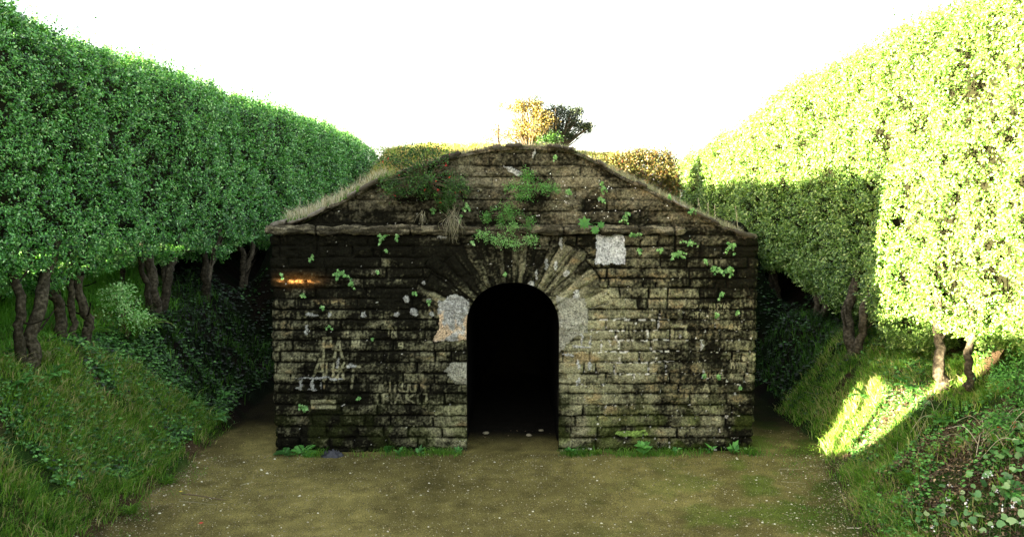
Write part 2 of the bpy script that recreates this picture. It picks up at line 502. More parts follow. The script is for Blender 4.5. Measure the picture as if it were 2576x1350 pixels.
def door_sd(x, z):
    """approximate signed distance to the doorway, negative inside"""
    dx = np.abs(x - DCX)
    lo = dx - DHW
    ex = dx / DHW; ez = np.maximum(z - ZSP, 0) / ARISE
    r = np.sqrt(ex ** 2.15 + ez ** 2.15)
    rr = np.where(r > 0, r, 1)
    hi = (rr - 1) * np.hypot(dx, np.maximum(z - ZSP, 0)) / np.maximum(rr, .05)
    return np.where(z > ZSP, hi, lo)

portal = thing("stone_tunnel_portal", "weathered dark stone tunnel front with an arched black doorway and overgrown gable", "stone building", (0, Y0, 0))

h = .0088
sfront = np.arange(0, XR - XL + h / 2, (XR - XL) / round((XR - XL) / h))
side = np.concatenate([np.arange(h, .16, h), np.geomspace(.17, 5.2, 60)])
svals = np.concatenate([-side[::-1], sfront, (XR - XL) + side])
W0 = XR - XL
zv = np.arange(-.06, 4.0, h)
S, Z = np.meshgrid(svals, zv)
# base path with rounded corners
RC = .05
def base_path(s):
    x = np.clip(s, 0, W0) + XL
    y = np.full_like(s, Y0)
    nxv = np.zeros_like(s); nyv = np.full_like(s, -1.0)
    L = s < 0; R = s > W0
    y = np.where(L, Y0 - s, y); y = np.where(R, Y0 + (s - W0), y)
    # blend normals about the corner and pull the corner inwards
    dl = s; dr = s - W0
    for d, sg in ((dl, -1), (dr, 1)):
        t = np.clip((sg * d + RC) / (2 * RC), 0, 1)       # 0 on front, 1 on side
        m = np.abs(d) < RC
        nxv = np.where(t > 0, sg * np.sin(t * math.pi / 2), nxv)
        nyv = np.where(t > 0, -np.cos(t * math.pi / 2), nyv)
        pull = RC * .42 * (1 - (np.abs(d) / RC)) * m
        x = x - sg * pull * .7; y = y + pull * .7
    return x, y, nxv, nyv
BX, BY, NX, NY = base_path(S)
XX = S + XL                                   # unrolled x, equals world x on the front
TOP = outline(np.clip(XX, XL, XR))
TOP = np.where((XX < XL), OUT_Z[0], TOP); TOP = np.where(XX > XR, OUT_Z[-1], TOP)
# snap to the outline and the doorway
Zs = np.where(np.abs(Z - TOP) <= h * .5, TOP, Z)
SD = door_sd(XX, Z)
onfront = (S > 0) & (S < W0)
near = (np.abs(SD) < h * .75) & onfront & (Z < ZTOP + .1)
e = 1e-3
gxn = (door_sd(XX + e, Z) - door_sd(XX - e, Z)) / (2 * e); gzn = (door_sd(XX, Z + e) - door_sd(XX, Z - e)) / (2 * e)
gl = np.maximum(np.hypot(gxn, gzn), .2)
MX = np.where(near, -SD * gxn / gl ** 2, 0); MZ = np.where(near, -SD * gzn / gl ** 2, 0)
BX = BX + MX; XX = XX + MX; Zs = Zs + MZ
inside = (SD < -h * .75) & onfront & (Z < ZTOP)
above = Z > TOP + h * .5

# --- block layout
crs = [-.1]
r2 = random.Random(5)
while crs[-1] < 4.1:
    zc = crs[-1]
    crs.append(zc + (r2.uniform(.118, .142) if zc < 2.62 else r2.uniform(.13, .155)))
crs = np.array(crs)
kc = int(np.argmin(np.abs(crs - 2.665))); crs += (2.665 - crs[kc]) * sstep(0, 2.6, crs)   # a joint right under the cornice
wob = .011 * (fbm(XX * 1.6, Zs * .8, seed=41) - .5) * 2 + .006 * (fbm(XX * 9, Zs * 3, seed=42) - .5) * 2
ZZ = Zs + wob
ci = np.clip(np.searchsorted(crs, ZZ) - 1, 0, len(crs) - 2)
zlo = crs[ci]; zhi = crs[ci + 1]
dz = np.minimum(ZZ - zlo, zhi - ZZ)
bid = np.zeros_like(ci); dxj = np.full(XX.shape, 9.0); bcx = np.zeros_like(XX); bw = np.ones_like(XX)
xw = XX + .006 * (fbm(XX * 7, Zs * 12, seed=43) - .5) * 2
for c in range(len(crs) - 1):
    m = ci == c
    if not m.any():
        continue
    js = [-9.0 + r2.uniform(0, .3)]
    lo_, hi_ = (.20, .46) if crs[c] < 2.6 else (.24, .62)
    while js[-1] < 9:
        js.append(js[-1] + (r2.uniform(lo_, hi_) if r2.random() > .12 else r2.uniform(.1, .16)))
    js = np.array(js)
    k = np.clip(np.searchsorted(js, xw[m]) - 1, 0, len(js) - 2)
    dxj[m] = np.minimum(xw[m] - js[k], js[k + 1] - xw[m])
    bid[m] = c * 97 + k; bcx[m] = .5 * (js[k] + js[k + 1]); bw[m] = js[k + 1] - js[k]
U, Vp = proj(XX, np.full_like(XX, Y0), Zs)
# --- radiating arch stones
ccx, _, ccz = at(1291, 836, Y0)
px = Y0 / FPX * 1.02
rx = XX - ccx; rz = Zs - ccz
ang = np.degrees(np.arctan2(rz, rx)); rad_ = np.hypot(rx, rz)
a0 = np.where(ang < 90, 17, 32)
rout = 1.0 / (np.abs(np.cos(np.radians(ang)) / (232 * px)) ** 3.2 + np.abs(np.sin(np.radians(ang)) / (226 * px)) ** 3.2) ** (1 / 3.2)
rout = rout * (1 + .22 * (vnoise(np.floor(ang / 7.5) * 7.3, np.zeros_like(ang), seed=44) - .5))
ring = (ang > a0) & (ang < 180 - a0 + 13) & (rad_ < rout) & onfront & (SD > -h)
aj = np.array([-20, 17, 25, 33, 40, 47.5, 54, 61, 67, 73.5, 80, 85.6, 91, 96.5, 102, 108, 115, 121, 128, 135, 143, 152, 163, 200.])
aw = ang + 3.0 * (vnoise(ang * 0 + np.floor(ang / 11), rad_ * 2, seed=46) - .5) + 1.2 * (fbm(rad_ * 6, ang * .2, seed=45) - .5) * 2
ak = np.clip(np.searchsorted(aj, aw) - 1, 0, len(aj) - 2)
da = np.minimum(aw - aj[ak], aj[ak + 1] - aw) * math.pi / 180 * rad_
de = np.minimum(np.where(ang > 0, rout - rad_, 9), 9)
bid = np.where(ring, 9000 + ak, bid)
dj = np.minimum(dz, dxj)
dj = np.where(ring, np.minimum(da, de), np.minimum(dj, np.where(rad_ - rout > 0, np.where((ang > a0) & (ang < 193 - a0), rad_ - rout, 9), 9)))
dj = np.where(onfront, dj, np.minimum(dz, dxj))
rb1 = _hash(bid, bid * 3 + 1, np.zeros_like(bid), 51); rb2 = _hash(bid, bid * 5 + 2, np.zeros_like(bid), 52); rb3 = _hash(bid, bid * 7 + 3, np.zeros_like(bid), 53)

# --- pale plaster areas (u, v are picture coordinates of the point of the wall they stand on)
wu = U + 3 * (fbm(U / 5, Vp / 5, seed=63) - .5) * 2 + 5 * (fbm(U / 14, Vp / 14, seed=61) - .5) * 2; wv = Vp + 3 * (fbm(U / 5, Vp / 5, seed=64) - .5) * 2 + 5 * (fbm(U / 14, Vp / 14, seed=62) - .5) * 2
def in_poly(pts):
    ins = np.zeros(U.shape, bool)
    n = len(pts)
    bb = (U > min(p[0] for p in pts) - 12) & (U < max(p[0] for p in pts) + 12) & (Vp > min(p[1] for p in pts) - 12) & (Vp < max(p[1] for p in pts) + 12)
    x = wu[bb]; y = wv[bb]; r = np.zeros(x.shape, bool)
    for i in range(n):
        (x1, y1), (x2, y2) = pts[i], pts[(i + 1) % n]
        if y1 == y2:
            continue
        c = ((y1 > y) != (y2 > y)) & (x < (x2 - x1) * (y - y1) / (y2 - y1) + x1)
        r ^= c
    ins[bb] = r
    return ins & onfront
panel = in_poly([(1497, 590), (1570, 588), (1574, 625), (1571, 664), (1496, 664), (1500, 630)])
plastL = in_poly([(1100, 757), (1118, 757), (1133, 741), (1165, 747), (1180, 760), (1180, 855), (1130, 857), (1084, 857), (1098, 838), (1104, 822), (1102, 790)])
plastL2 = in_poly([(1118, 930), (1140, 912), (1180, 915), (1180, 966), (1146, 968)])
plastR = in_poly([(1400, 742), (1430, 748), (1470, 752), (1480, 790), (1478, 838), (1446, 846), (1404, 892), (1404, 780)])
plastG = in_poly([(1268, 415), (1290, 424), (1304, 426), (1318, 443), (1300, 441), (1276, 430)])
def ell(u, v, a, b):
    return (((wu - u) / a) ** 2 + ((wv - v) / b) ** 2 < 1) & onfront
spots = np.zeros(U.shape, bool)
for e_ in [(1021, 753, 8, 9), (1042, 786, 10, 9), (998, 790, 9, 5), (1084, 788, 7, 6), (1078, 755, 6, 4), (1111, 595, 12, 4), (1065, 711, 6, 4),
           (828, 791, 5, 4), (912, 791, 7, 5), (883, 921, 14, 6), (850, 913, 3, 14), (1465, 872, 24, 3.5), (1463, 852, 2.5, 18), (1487, 857, 2.5, 14), (1430, 893, 14, 4),
           (1455, 918, 3, 13), (1483, 922, 4, 11), (1454, 960, 4, 12), (1712, 848, 4, 5), (1337, 715, 7, 9), (1766, 868, 3, 12), (1769, 940, 4, 12), (1412, 757, 9, 12),
           (805, 951, 60, 3), (756, 966, 3, 13), (784, 966, 4, 14), (750, 977, 9, 4), (785, 978, 10, 3.5), (805, 970, 2, 10), (1344, 386, 3.5, 14),
           (1412, 612, 4, 12), (1374, 665, 4, 14), (1350, 690, 3, 12), (1424, 690, 7, 9), (1400, 670, 5, 10), (785, 792, 16, 3.5), (1450, 742, 8, 12), (770, 830, 5, 12)]:
    spots |= ell(*e_)
pale = panel | plastL | plastL2 | plastR | plastG | spots
moss1 = (((wu - 1590) / 42) ** 2 + ((wv - 1091) / 9) ** 2 < 1) & onfront
block1 = (U > 781) & (U < 845) & (Vp > 1006) & (Vp < 1028) & onfront

# --- cut letters
FONT = {'A': [(0, 1, .5, 0), (.5, 0, 1, 1), (.22, .62, .78, .62)], 'L': [(0, 0, 0, 1), (0, 1, .9, 1)], 'E': [(0, 0, 0, 1), (0, 0, 1, 0), (0, .5, .8, .5), (0, 1, 1, 1)],
        'X': [(0, 0, 1, 1), (1, 0, 0, 1)], 'T': [(0, 0, 1, 0), (.5, 0, .5, 1)], 'P': [(0, 0, 0, 1), (0, 0, .9, 0), (.9, 0, .9, .45), (.9, .45, 0, .45)],
        'R': [(0, 0, 0, 1), (0, 0, .9, 0), (.9, 0, .9, .45), (.9, .45, 0, .45), (.2, .45, 1, 1)], 'O': [(0, 0, 1, 0), (1, 0, 1, 1), (1, 1, 0, 1), (0, 1, 0, 0)],
        'D': [(0, 0, .8, .08), (.8, .08, 1, .5), (1, .5, .8, 1), (.8, 1, 0, 1), (0, 1, 0, 0)], 'I': [(.5, 0, .5, 1)], 'N': [(0, 1, 0, 0), (0, 0, 1, 1), (1, 1, 1, 0)],
        'M': [(0, 1, .1, 0), (.1, 0, .5, .6), (.5, .6, .9, 0), (.9, 0, 1, 1)], 'K': [(0, 0, 0, 1), (1, 0, 0, .55), (.1, .5, 1, 1)],
        'G': [(1, .15, .4, 0), (.4, 0, 0, .5), (0, .5, .4, 1), (.4, 1, 1, .9), (1, .9, 1, .55), (1, .55, .6, .55)], 'U': [(0, 0, 0, .9), (0, .9, 1, 1), (1, 1, 1, 0)],
        'Y': [(0, 0, .5, .5), (1, 0, .5, .5), (.5, .5, .5, 1)], 'S': [(1, .1, .3, 0), (.3, 0, 0, .25), (0, .25, 1, .7), (1, .7, .6, 1), (.6, 1, 0, .9)],
        'V': [(0, 0, .5, 1), (.5, 1, 1, 0)], 'C': [(1, .1, .3, 0), (.3, 0, 0, .5), (0, .5, .3, 1), (.3, 1, 1, .9)], '9': [(1, .5, 0, .5), (0, .5, 0, 0), (0, 0, 1, 0), (1, 0, 1, 1), (1, 1, .2, 1)], ' ': []}
carve = np.zeros(U.shape)
def strokes(segs, th, k):
    global carve
    xs = [p for s in segs for p in (s[0], s[2])]; ys = [p for s in segs for p in (s[1], s[3])]
    bb = (U > min(xs) - 8) & (U < max(xs) + 8) & (Vp > min(ys) - 8) & (Vp < max(ys) + 8) & onfront
    x = U[bb] + 1.2 * (vnoise(U[bb] / 4, Vp[bb] / 4, seed=66) - .5); y = Vp[bb]; best = np.full(x.shape, 99.)
    for x1, y1, x2, y2 in segs:
        dx, dy = x2 - x1, y2 - y1
        t = np.clip(((x - x1) * dx + (y - y1) * dy) / max(dx * dx + dy * dy, 1e-6), 0, 1)
        best = np.minimum(best, np.hypot(x - x1 - t * dx, y - y1 - t * dy))
    carve[bb] = np.maximum(carve[bb], (1 - sstep(th * .75, th * 1.25, best)) * k)
def text(s, u, v, u2, v2, th, k, slant=0):
    n = len(s); cw = (u2 - u) / n
    segs = []
    for i, ch in enumerate(s):
        for a, b, c, d in FONT[ch]:
            segs.append((u + i * cw + a * cw * .74 + (1 - b) * slant, v + b * (v2 - v), u + i * cw + c * cw * .74 + (1 - d) * slant, v + d * (v2 - v)))
    if segs:
        strokes(segs, th, k)
text("A", 786, 903, 830, 952, 3.2, .8, 2); strokes([(812, 905, 814, 976)], 3, .7)
text("LE", 820, 912, 856, 950, 2.6, .75); text("X", 845, 912, 873, 952, 2.8, .8); strokes([(889, 925, 884, 975), (872, 921, 905, 921)], 3.2, .75)
text("PA", 814, 850, 868, 898, 3.0, .75); text("IN", 972, 824, 1000, 846, 1.6, .7); text("9", 1003, 863, 1016, 876, 1.5, .9)
text("RAKO", 964, 990, 1080, 1014, 2.3, .55); text("NIKOU", 955, 962, 1050, 984, 2.2, .5)
text("MATYAS", 1786, 764, 1838, 780, 1.1, .7); text("ROSA", 1745, 786, 1786, 803, 1.1, .6); text("VINICK", 1668, 760, 1714, 773, 1.0, .8)
text("MILK", 1840, 907, 1884, 926, 1.3, .9); text("MIGUEL A", 1774, 937, 1846, 950, 1.1, .8); text("ANNE", 1833, 819, 1868, 830, 1.0, .6)
strokes([(1692, 820, 1726, 820), (1726, 820, 1726, 856), (1726, 856, 1692, 856), (1692, 856, 1692, 820)], 3.4, .75)
text("A", 1768, 966, 1790, 984, 1.4, .6); text("VAN", 1530, 905, 1560, 918, 1.0, .5); strokes([(1512, 905, 1570, 930), (1500, 978, 1560, 958), (1640, 912, 1622, 930)], 1.2, .6)
text("NO", 885, 852, 905, 872, 2.2, .5); text("TIM", 1560, 820, 1600, 838, 1.4, .55); text("EVA", 1735, 768, 1770, 778, 1, .5)
# --- relief
gabk = (1 - .6 * sstep(2.7, 2.8, Zs)) * np.where(ring, .55, 1)
jv = .8 * gabk * np.where(ring | (dz < dxj), .35 + .8 * sstep(.35, .6, vnoise(XX * 4, Zs * 9, seed=77)), 1.25 * sstep(.42, .62, vnoise(XX * 5, Zs * 6, seed=78)))
depth = -.034 * jv * (1 - sstep(.0, .017, dj)) - .018 * np.minimum(jv * 1.3, 1) * (1 - sstep(.0, .05, dj)) * (.4 + .9 * rb3)
depth += (rb1 - .5) * .024
depth += (fbm(XX * 9, Zs * 14, seed=71) - .5) * .030 + (fbm(XX * 38, Zs * 42, seed=72) - .5) * .014
chip = sstep(.60, .72, fbm(XX * 5, Zs * 7, seed=73))
depth -= chip * .022
depth = np.where(ring, depth + .012 * np.sin(np.clip(da / .03, 0, 1.57)) - .008, depth)
gab = Zs > 2.74
depth = np.where(gab, depth - .035 + (fbm(XX * 3.5, Zs * 6, seed=74) - .5) * .05, depth)
depth = np.where(pale, np.maximum(depth, -.004 + .010 * (fbm(XX * 30, Zs * 30, seed=75) - .5)) + .004, depth)
depth = np.where(panel, -.012 + .016 * (fbm(XX * 34, Zs * 30, seed=76) - .5), depth)
depth -= carve * .006
depth -= .02 * sstep(.06, -.02, SD) * onfront * (Zs < ZTOP + .1) * .6
hole1 = ((U - 1415) / 12) ** 2 + ((Vp - 950) / 9) ** 2 < 1
depth -= .08 * hole1 * onfront
# --- albedo
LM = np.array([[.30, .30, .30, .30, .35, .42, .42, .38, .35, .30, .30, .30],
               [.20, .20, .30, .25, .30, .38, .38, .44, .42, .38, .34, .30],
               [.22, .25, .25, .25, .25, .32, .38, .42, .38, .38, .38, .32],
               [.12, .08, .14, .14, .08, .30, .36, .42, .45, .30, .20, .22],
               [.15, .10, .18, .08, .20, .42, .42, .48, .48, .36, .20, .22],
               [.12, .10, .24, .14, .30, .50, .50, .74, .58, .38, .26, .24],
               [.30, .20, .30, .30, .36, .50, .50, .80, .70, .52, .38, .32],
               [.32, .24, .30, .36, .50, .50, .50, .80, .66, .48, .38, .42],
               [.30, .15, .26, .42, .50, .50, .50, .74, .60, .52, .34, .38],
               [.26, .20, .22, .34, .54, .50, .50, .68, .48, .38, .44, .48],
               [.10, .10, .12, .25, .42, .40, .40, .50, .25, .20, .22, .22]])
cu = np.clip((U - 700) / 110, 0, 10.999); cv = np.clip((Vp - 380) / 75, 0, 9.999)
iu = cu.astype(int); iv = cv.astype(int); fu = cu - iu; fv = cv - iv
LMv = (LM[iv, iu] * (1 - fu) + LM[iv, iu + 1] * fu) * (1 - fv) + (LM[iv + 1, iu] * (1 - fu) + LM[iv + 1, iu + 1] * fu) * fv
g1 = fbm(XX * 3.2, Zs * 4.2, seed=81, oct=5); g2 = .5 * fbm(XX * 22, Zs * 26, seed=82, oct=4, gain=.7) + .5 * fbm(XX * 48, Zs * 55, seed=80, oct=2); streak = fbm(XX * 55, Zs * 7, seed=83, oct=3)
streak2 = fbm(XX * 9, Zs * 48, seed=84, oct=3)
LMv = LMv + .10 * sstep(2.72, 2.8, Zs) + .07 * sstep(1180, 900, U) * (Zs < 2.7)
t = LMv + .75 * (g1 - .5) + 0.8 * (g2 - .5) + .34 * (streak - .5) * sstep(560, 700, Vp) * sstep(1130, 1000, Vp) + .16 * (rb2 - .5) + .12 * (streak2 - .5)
t = np.where(ring, LMv + .45 * (g1 - .5) + .8 * (g2 - .5) + .5 * (fbm(ang * .55, rad_ * 2, seed=85) - .5) + .5 * (rb2 - .5), t)
t = t + .5 * block1 + carve * .62 + .12 * sstep(.03, .06, dj) * (fbm(XX * 7, Zs * 7, seed=86) - .3)
t = t - .34 * jv * (1 - sstep(.004, .016, dj)) * ~pale - .10 * (1 - sstep(.0, .04, np.where(ring, 1., ZZ - zlo)))
T = sstep(.22, .84, t)[..., None]
warm = rb3[..., None]
dark = np.array([.0075, .007, .004])
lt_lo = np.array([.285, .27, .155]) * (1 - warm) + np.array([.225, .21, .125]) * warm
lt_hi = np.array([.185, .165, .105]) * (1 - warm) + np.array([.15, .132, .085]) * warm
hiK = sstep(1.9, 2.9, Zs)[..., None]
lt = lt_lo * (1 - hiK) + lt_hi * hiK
rust = (sstep(.58, .75, fbm(XX * 4, Zs * 6, seed=87)) * sstep(.3, .6, t) * .4 * (1 - .7 * sstep(2.6, 2.8, Zs)))[..., None]
lt = lt * (1 - rust) + np.array([.30, .16, .05]) * rust
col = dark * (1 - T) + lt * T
sun_fleck = (np.exp(-((U - 750) / 45) ** 2 - ((Vp - 705) / 14) ** 2) * .8 * onfront)[..., None]  # orange sun fleck painted into the stone colour
col = col * (1 - sun_fleck) + np.array([.26, .115, .03]) * (.4 + 1.1 * g2[..., None]) * sun_fleck
# green growth low on the right and around the foot
mz = (sstep(.95, .1, Zs) * sstep(.42, .62, fbm(XX * 5, Zs * 5, seed=88)) * (.35 + .5 * sstep(-1, 2.6, XX)))[..., None]
col = col * (1 - mz) + np.array([.075, .095, .018]) * (.5 + T) * mz
m_ = moss1[..., None]; col = np.where(m_, np.array([.20, .30, .07]) * (.5 + g2[..., None]), col)
# lime specks in the joints
sp = ((dj < .012) & (vnoise(XX * 34, Zs * 60, seed=91) > (.965 - .30 * sstep(1480, 1540, U) * sstep(1720, 1640, U) * sstep(780, 800, Vp) * sstep(960, 930, Vp)
      - .12 * sstep(1400, 1500, U) * sstep(760, 800, Vp)))) | (vnoise(XX * 45, Zs * 45, seed=92) > .988) & (LMv > .2)
pl = (pale * (.75 + .5 * (fbm(XX * 24, Zs * 24, seed=93) - .5) * 2))
greyw = np.array([.37, .365, .335]) * (.45 + 1.0 * fbm(XX * 30, Zs * 30, seed=94, oct=3)[..., None])
tan_ = np.array([.60, .44, .28]) * (.5 + .9 * g2[..., None])
tk_ = (plastL & (Vp > 782))[..., None] * sstep(.42, .58, fbm(XX * 10, Zs * 8, seed=95) + .06 * (Vp > 790))[..., None]
tk2 = (plastR | plastL2)[..., None] * .55
pc = greyw * (1 - tk_) + tan_ * tk_
pc = pc * (1 - tk2) + lt * .9 * tk2 + .0
pc = np.where(panel[..., None], np.array([.56, .565, .575]) * (.55 + .75 * fbm(XX * 22, Zs * 22, seed=96)[..., None]), pc)
crack = (np.abs(fbm(XX * 13, Zs * 13, seed=97, oct=3) - .5) < .012)[..., None]
pc = np.where(crack, pc * .35, pc)
col = np.where(pale[..., None], pc * (.8 + .2 * T), col)
col = np.where(sp[..., None], np.array([.5, .48, .42]), col)
col = np.where((Zs > TOP - .035)[..., None], col * .6 + np.array([.06, .05, .035]), col)

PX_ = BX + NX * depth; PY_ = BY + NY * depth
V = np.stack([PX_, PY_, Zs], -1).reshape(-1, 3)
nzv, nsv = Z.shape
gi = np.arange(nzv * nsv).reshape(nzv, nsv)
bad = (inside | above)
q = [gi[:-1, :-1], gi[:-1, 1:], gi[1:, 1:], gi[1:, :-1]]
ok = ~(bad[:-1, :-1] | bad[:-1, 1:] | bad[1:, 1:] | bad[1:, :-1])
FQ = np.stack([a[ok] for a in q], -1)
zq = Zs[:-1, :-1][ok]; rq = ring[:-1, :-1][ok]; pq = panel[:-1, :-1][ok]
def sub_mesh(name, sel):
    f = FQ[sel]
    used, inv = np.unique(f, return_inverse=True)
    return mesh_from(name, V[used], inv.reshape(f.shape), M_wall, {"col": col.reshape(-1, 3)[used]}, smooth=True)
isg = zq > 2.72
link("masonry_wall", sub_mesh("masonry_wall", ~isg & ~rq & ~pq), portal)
link("gable", sub_mesh("gable", isg & ~rq & ~pq), portal, label="brown eroded stone gable with plants rooted in its joints")
link("arch_surround", sub_mesh("arch_surround", rq), portal, label="fan of narrow radiating stones over the doorway")
link("plaster_panel", sub_mesh("plaster_panel", pq), portal, label="square of rough white plaster under the moulding")

# --- cornice moulding
cs = np.arange(-.02, 5.03, .011)
th_ = np.linspace(-1.75, 1.9, 17)
CS, TH = np.meshgrid(cs, th_)
cxw = CS + XL
zc0 = np.interp(cxw, [XL, -2, 0, 2.2], [2.725, 2.728, 2.725, 2.715])
jn = np.array([-2.35, -1.22, -.35, .62, 1.05, 1.53, 1.95])
djn = np.min(np.abs(cxw[..., None] - jn - .01 * (vnoise(TH * 2, CS * 0, seed=3)[..., None] - .5)), -1)
cn = fbm(cxw * 7, TH * 1.3 + CS * .5, seed=101)
rr = .050 + .034 * (cn - .5) * 2 + .012 * (fbm(cxw * 16, TH * 2, seed=105) - .5) * 2 - .028 * (1 - sstep(.004, .02, djn)) + .008 * (fbm(cxw * 34, TH * 5, seed=102) - .5)
rr = rr * (1 - .35 * sstep(1.9, 2.15, cxw)) * np.where(cxw > 2.05, 1 - sstep(2.06, 2.1, cxw), 1)
rr = np.maximum(rr, .001) * sstep(-.05, .0, CS) ** .4
yy = Y0 - .022 - np.cos(TH) * rr * 1.15; zz_ = zc0 + np.sin(TH) * rr
gcol = np.array([.14, .122, .08]) * (.30 + 1.0 * sstep(.38, .66, fbm(cxw * 8, TH * 2, seed=103) + .25 * (fbm(cxw * 40, TH * 9, seed=104) - .5))[..., None])
gcol = gcol * (1 - .75 * (1 - sstep(.004, .016, djn))[..., None]) * np.where(TH[..., None] < -.5, .55, 1)
i_ = np.arange(CS.size).reshape(CS.shape)
F = np.stack([i_[:-1, :-1], i_[:-1, 1:], i_[1:, 1:], i_[1:, :-1]], -1).reshape(-1, 4)
link("cornice", mesh_from("cornice", np.stack([cxw, yy, zz_], -1).reshape(-1, 3), F, M_wall, {"col": gcol.reshape(-1, 3)}, smooth=True), portal,
     label="worn half-round stone moulding along the foot of the gable")

M_cap = ramp_mat("capping_stone", [(0, (.02, .016, .011)), (.6, (.08, .068, .048)), (1, (.26, .23, .19))], rough=.9, spec=.2, noise_scale=14, noise_amt=.4, bump=.8, bump_scale=50)
# --- capping stones: broken pale stones sit along the sloping top
G = Geo()
xs = XL + .02
while xs < XR - .05:
    w_ = rng.uniform(.10, .26)
    z0 = float(np.interp(xs + w_ / 2, OUT_X, OUT_Z)); sl = (float(np.interp(xs + w_, OUT_X, OUT_Z)) - float(np.interp(xs, OUT_X, OUT_Z))) / w_
    n_ = 9
    tt = np.linspace(0, 1, n_)
    sec = []
    hh = rng.uniform(.02, .045)
    for yk, zk in ((-.03, -hh * .8), (-.055, -.005), (-.03, hh * .7), (.12, hh * .8), (.35, .0), (.35, -.1)):
        r_ = (rng.random(n_) - .5) * .014
        shr = np.where((tt == 0) | (tt == 1), .5, 1)
        sec.append(np.stack([xs + tt * w_, Y0 + yk + r_, z0 + (tt - .5) * w_ * sl + zk * shr + (rng.random(n_) - .5) * .012], 1))
    sec = np.array(sec); m1, m2 = sec.shape[:2]
    ii = np.arange(m1 * m2).reshape(m1, m2)
    G = Geo()
    G.add(sec.reshape(-1, 3), np.stack([ii[:-1, :-1], ii[:-1, 1:], ii[1:, 1:], ii[1:, :-1]], -1).reshape(-1, 4), rng.uniform(.2, .9))
    link("coping_stone", G.mesh("coping_stone", M_cap, smooth=True), portal)
    xs += w_ + (rng.uniform(0, .06) if rng.random() > .35 else rng.uniform(.15, .4))

# --- barrel vault, floor and end wall inside
prof = []
for z_ in np.arange(-.06, ZSP, .06):
    prof.append((DCX - DHW + .004, z_))
for a_ in np.linspace(math.pi, 0, 33):
    c, s = math.cos(a_), math.sin(a_)
    k = (abs(c) ** 2.15 + abs(s) ** 2.15) ** (-1 / 2.15)
    prof.append((DCX + (DHW - .004) * c * k, ZSP + (ARISE - .004) * s * k))
for z_ in np.arange(ZSP, -.07, -.06):
    prof.append((DCX + DHW - .004, z_))
prof = np.array(prof)
ys = np.concatenate([np.arange(Y0 + .01, Y0 + .6, .03), np.arange(Y0 + .6, 13.6, .12)])
PV = np.zeros((len(ys), len(prof), 3))
PV[..., 0] = prof[None, :, 0]; PV[..., 2] = prof[None, :, 1]; PV[..., 1] = ys[:, None]
cenx = PV[..., 0] - DCX; cenz = PV[..., 2] - ZSP * .6
nn = (fbm(PV[..., 1] * 4, np.arange(len(prof))[None, :] * .4, seed=111) - .5) * .05 * sstep(Y0, Y0 + .25, PV[..., 1])
PV[..., 0] += np.sign(cenx) * (nn + .02 * sstep(Y0, Y0 + .3, PV[..., 1])); PV[..., 2] += np.where(cenz > .3, nn, 0)
ii = np.arange(PV[..., 0].size).reshape(PV.shape[:2])
Fv = np.stack([ii[:-1, :-1], ii[:-1, 1:], ii[1:, 1:], ii[1:, :-1]], -1).reshape(-1, 4)
Vv = PV.reshape(-1, 3)
last = ii[-1]
Vv = np.concatenate([Vv, [[DCX, 13.5, 1.0]]])
Fe = np.stack([last[:-1], last[1:], np.full(len(last) - 1, len(Vv) - 1)], 1)
lum = .5 * sstep(Y0 + .6, Y0, Vv[:, 1])  # tint fades inward, painting the tunnel's darkness into the stone
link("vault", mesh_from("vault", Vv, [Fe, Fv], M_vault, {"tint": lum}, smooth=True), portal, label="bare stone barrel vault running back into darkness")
# side walls running back beyond the dressed masonry return
# ------------------------------------------------------------------ earth mound on top of the tunnel
mx = np.linspace(XL + .01, XR - .01, 130); my = np.concatenate([np.arange(Y0 - .012, 10.6, .05), np.arange(10.6, 15.9, .12)])
MXg, MYg = np.meshgrid(mx, my)
MZg = roof_z(MXg, MYg) + np.where(MYg < Y0 + .05, -.05, .0)
ii = np.arange(MXg.size).reshape(MXg.shape)
Fm = np.stack([ii[:-1, :-1], ii[:-1, 1:], ii[1:, 1:], ii[1:, :-1]], -1).reshape(-1, 4)
nm = fbm(MXg * 5, MYg * 5, seed=121)[..., None]
mc = np.array([.10, .085, .045]) * (.5 + nm) * (1 - sstep(.5, .6, nm)) + np.array([.07, .09, .025]) * sstep(.5, .6, nm)
link("mound", mesh_from("mound", np.stack([MXg, MYg, MZg], -1).reshape(-1, 3), Fm, M_ground, {"col": mc.reshape(-1, 3)}, smooth=True), kind="structure")

# ------------------------------------------------------------------ hedge trees
def sun_ray_dist(P, Q, rh=1.0):
    """distance of points P from the sun ray that ends at Q (vertical distance weighted by rh)"""
    d = P - np.asarray(Q)[None, :]
    t = d @ sdir
    e_ = d - t[:, None] * sdir
    return np.hypot(np.hypot(e_[:, 0], e_[:, 1]), e_[:, 2] * rh), t

WALL_SPOTS = [(at(720, 703, Y0), .040, 1.0), (at(738, 706, Y0), .025, 1.0), (at(766, 702, Y0), .028, 1.0)]

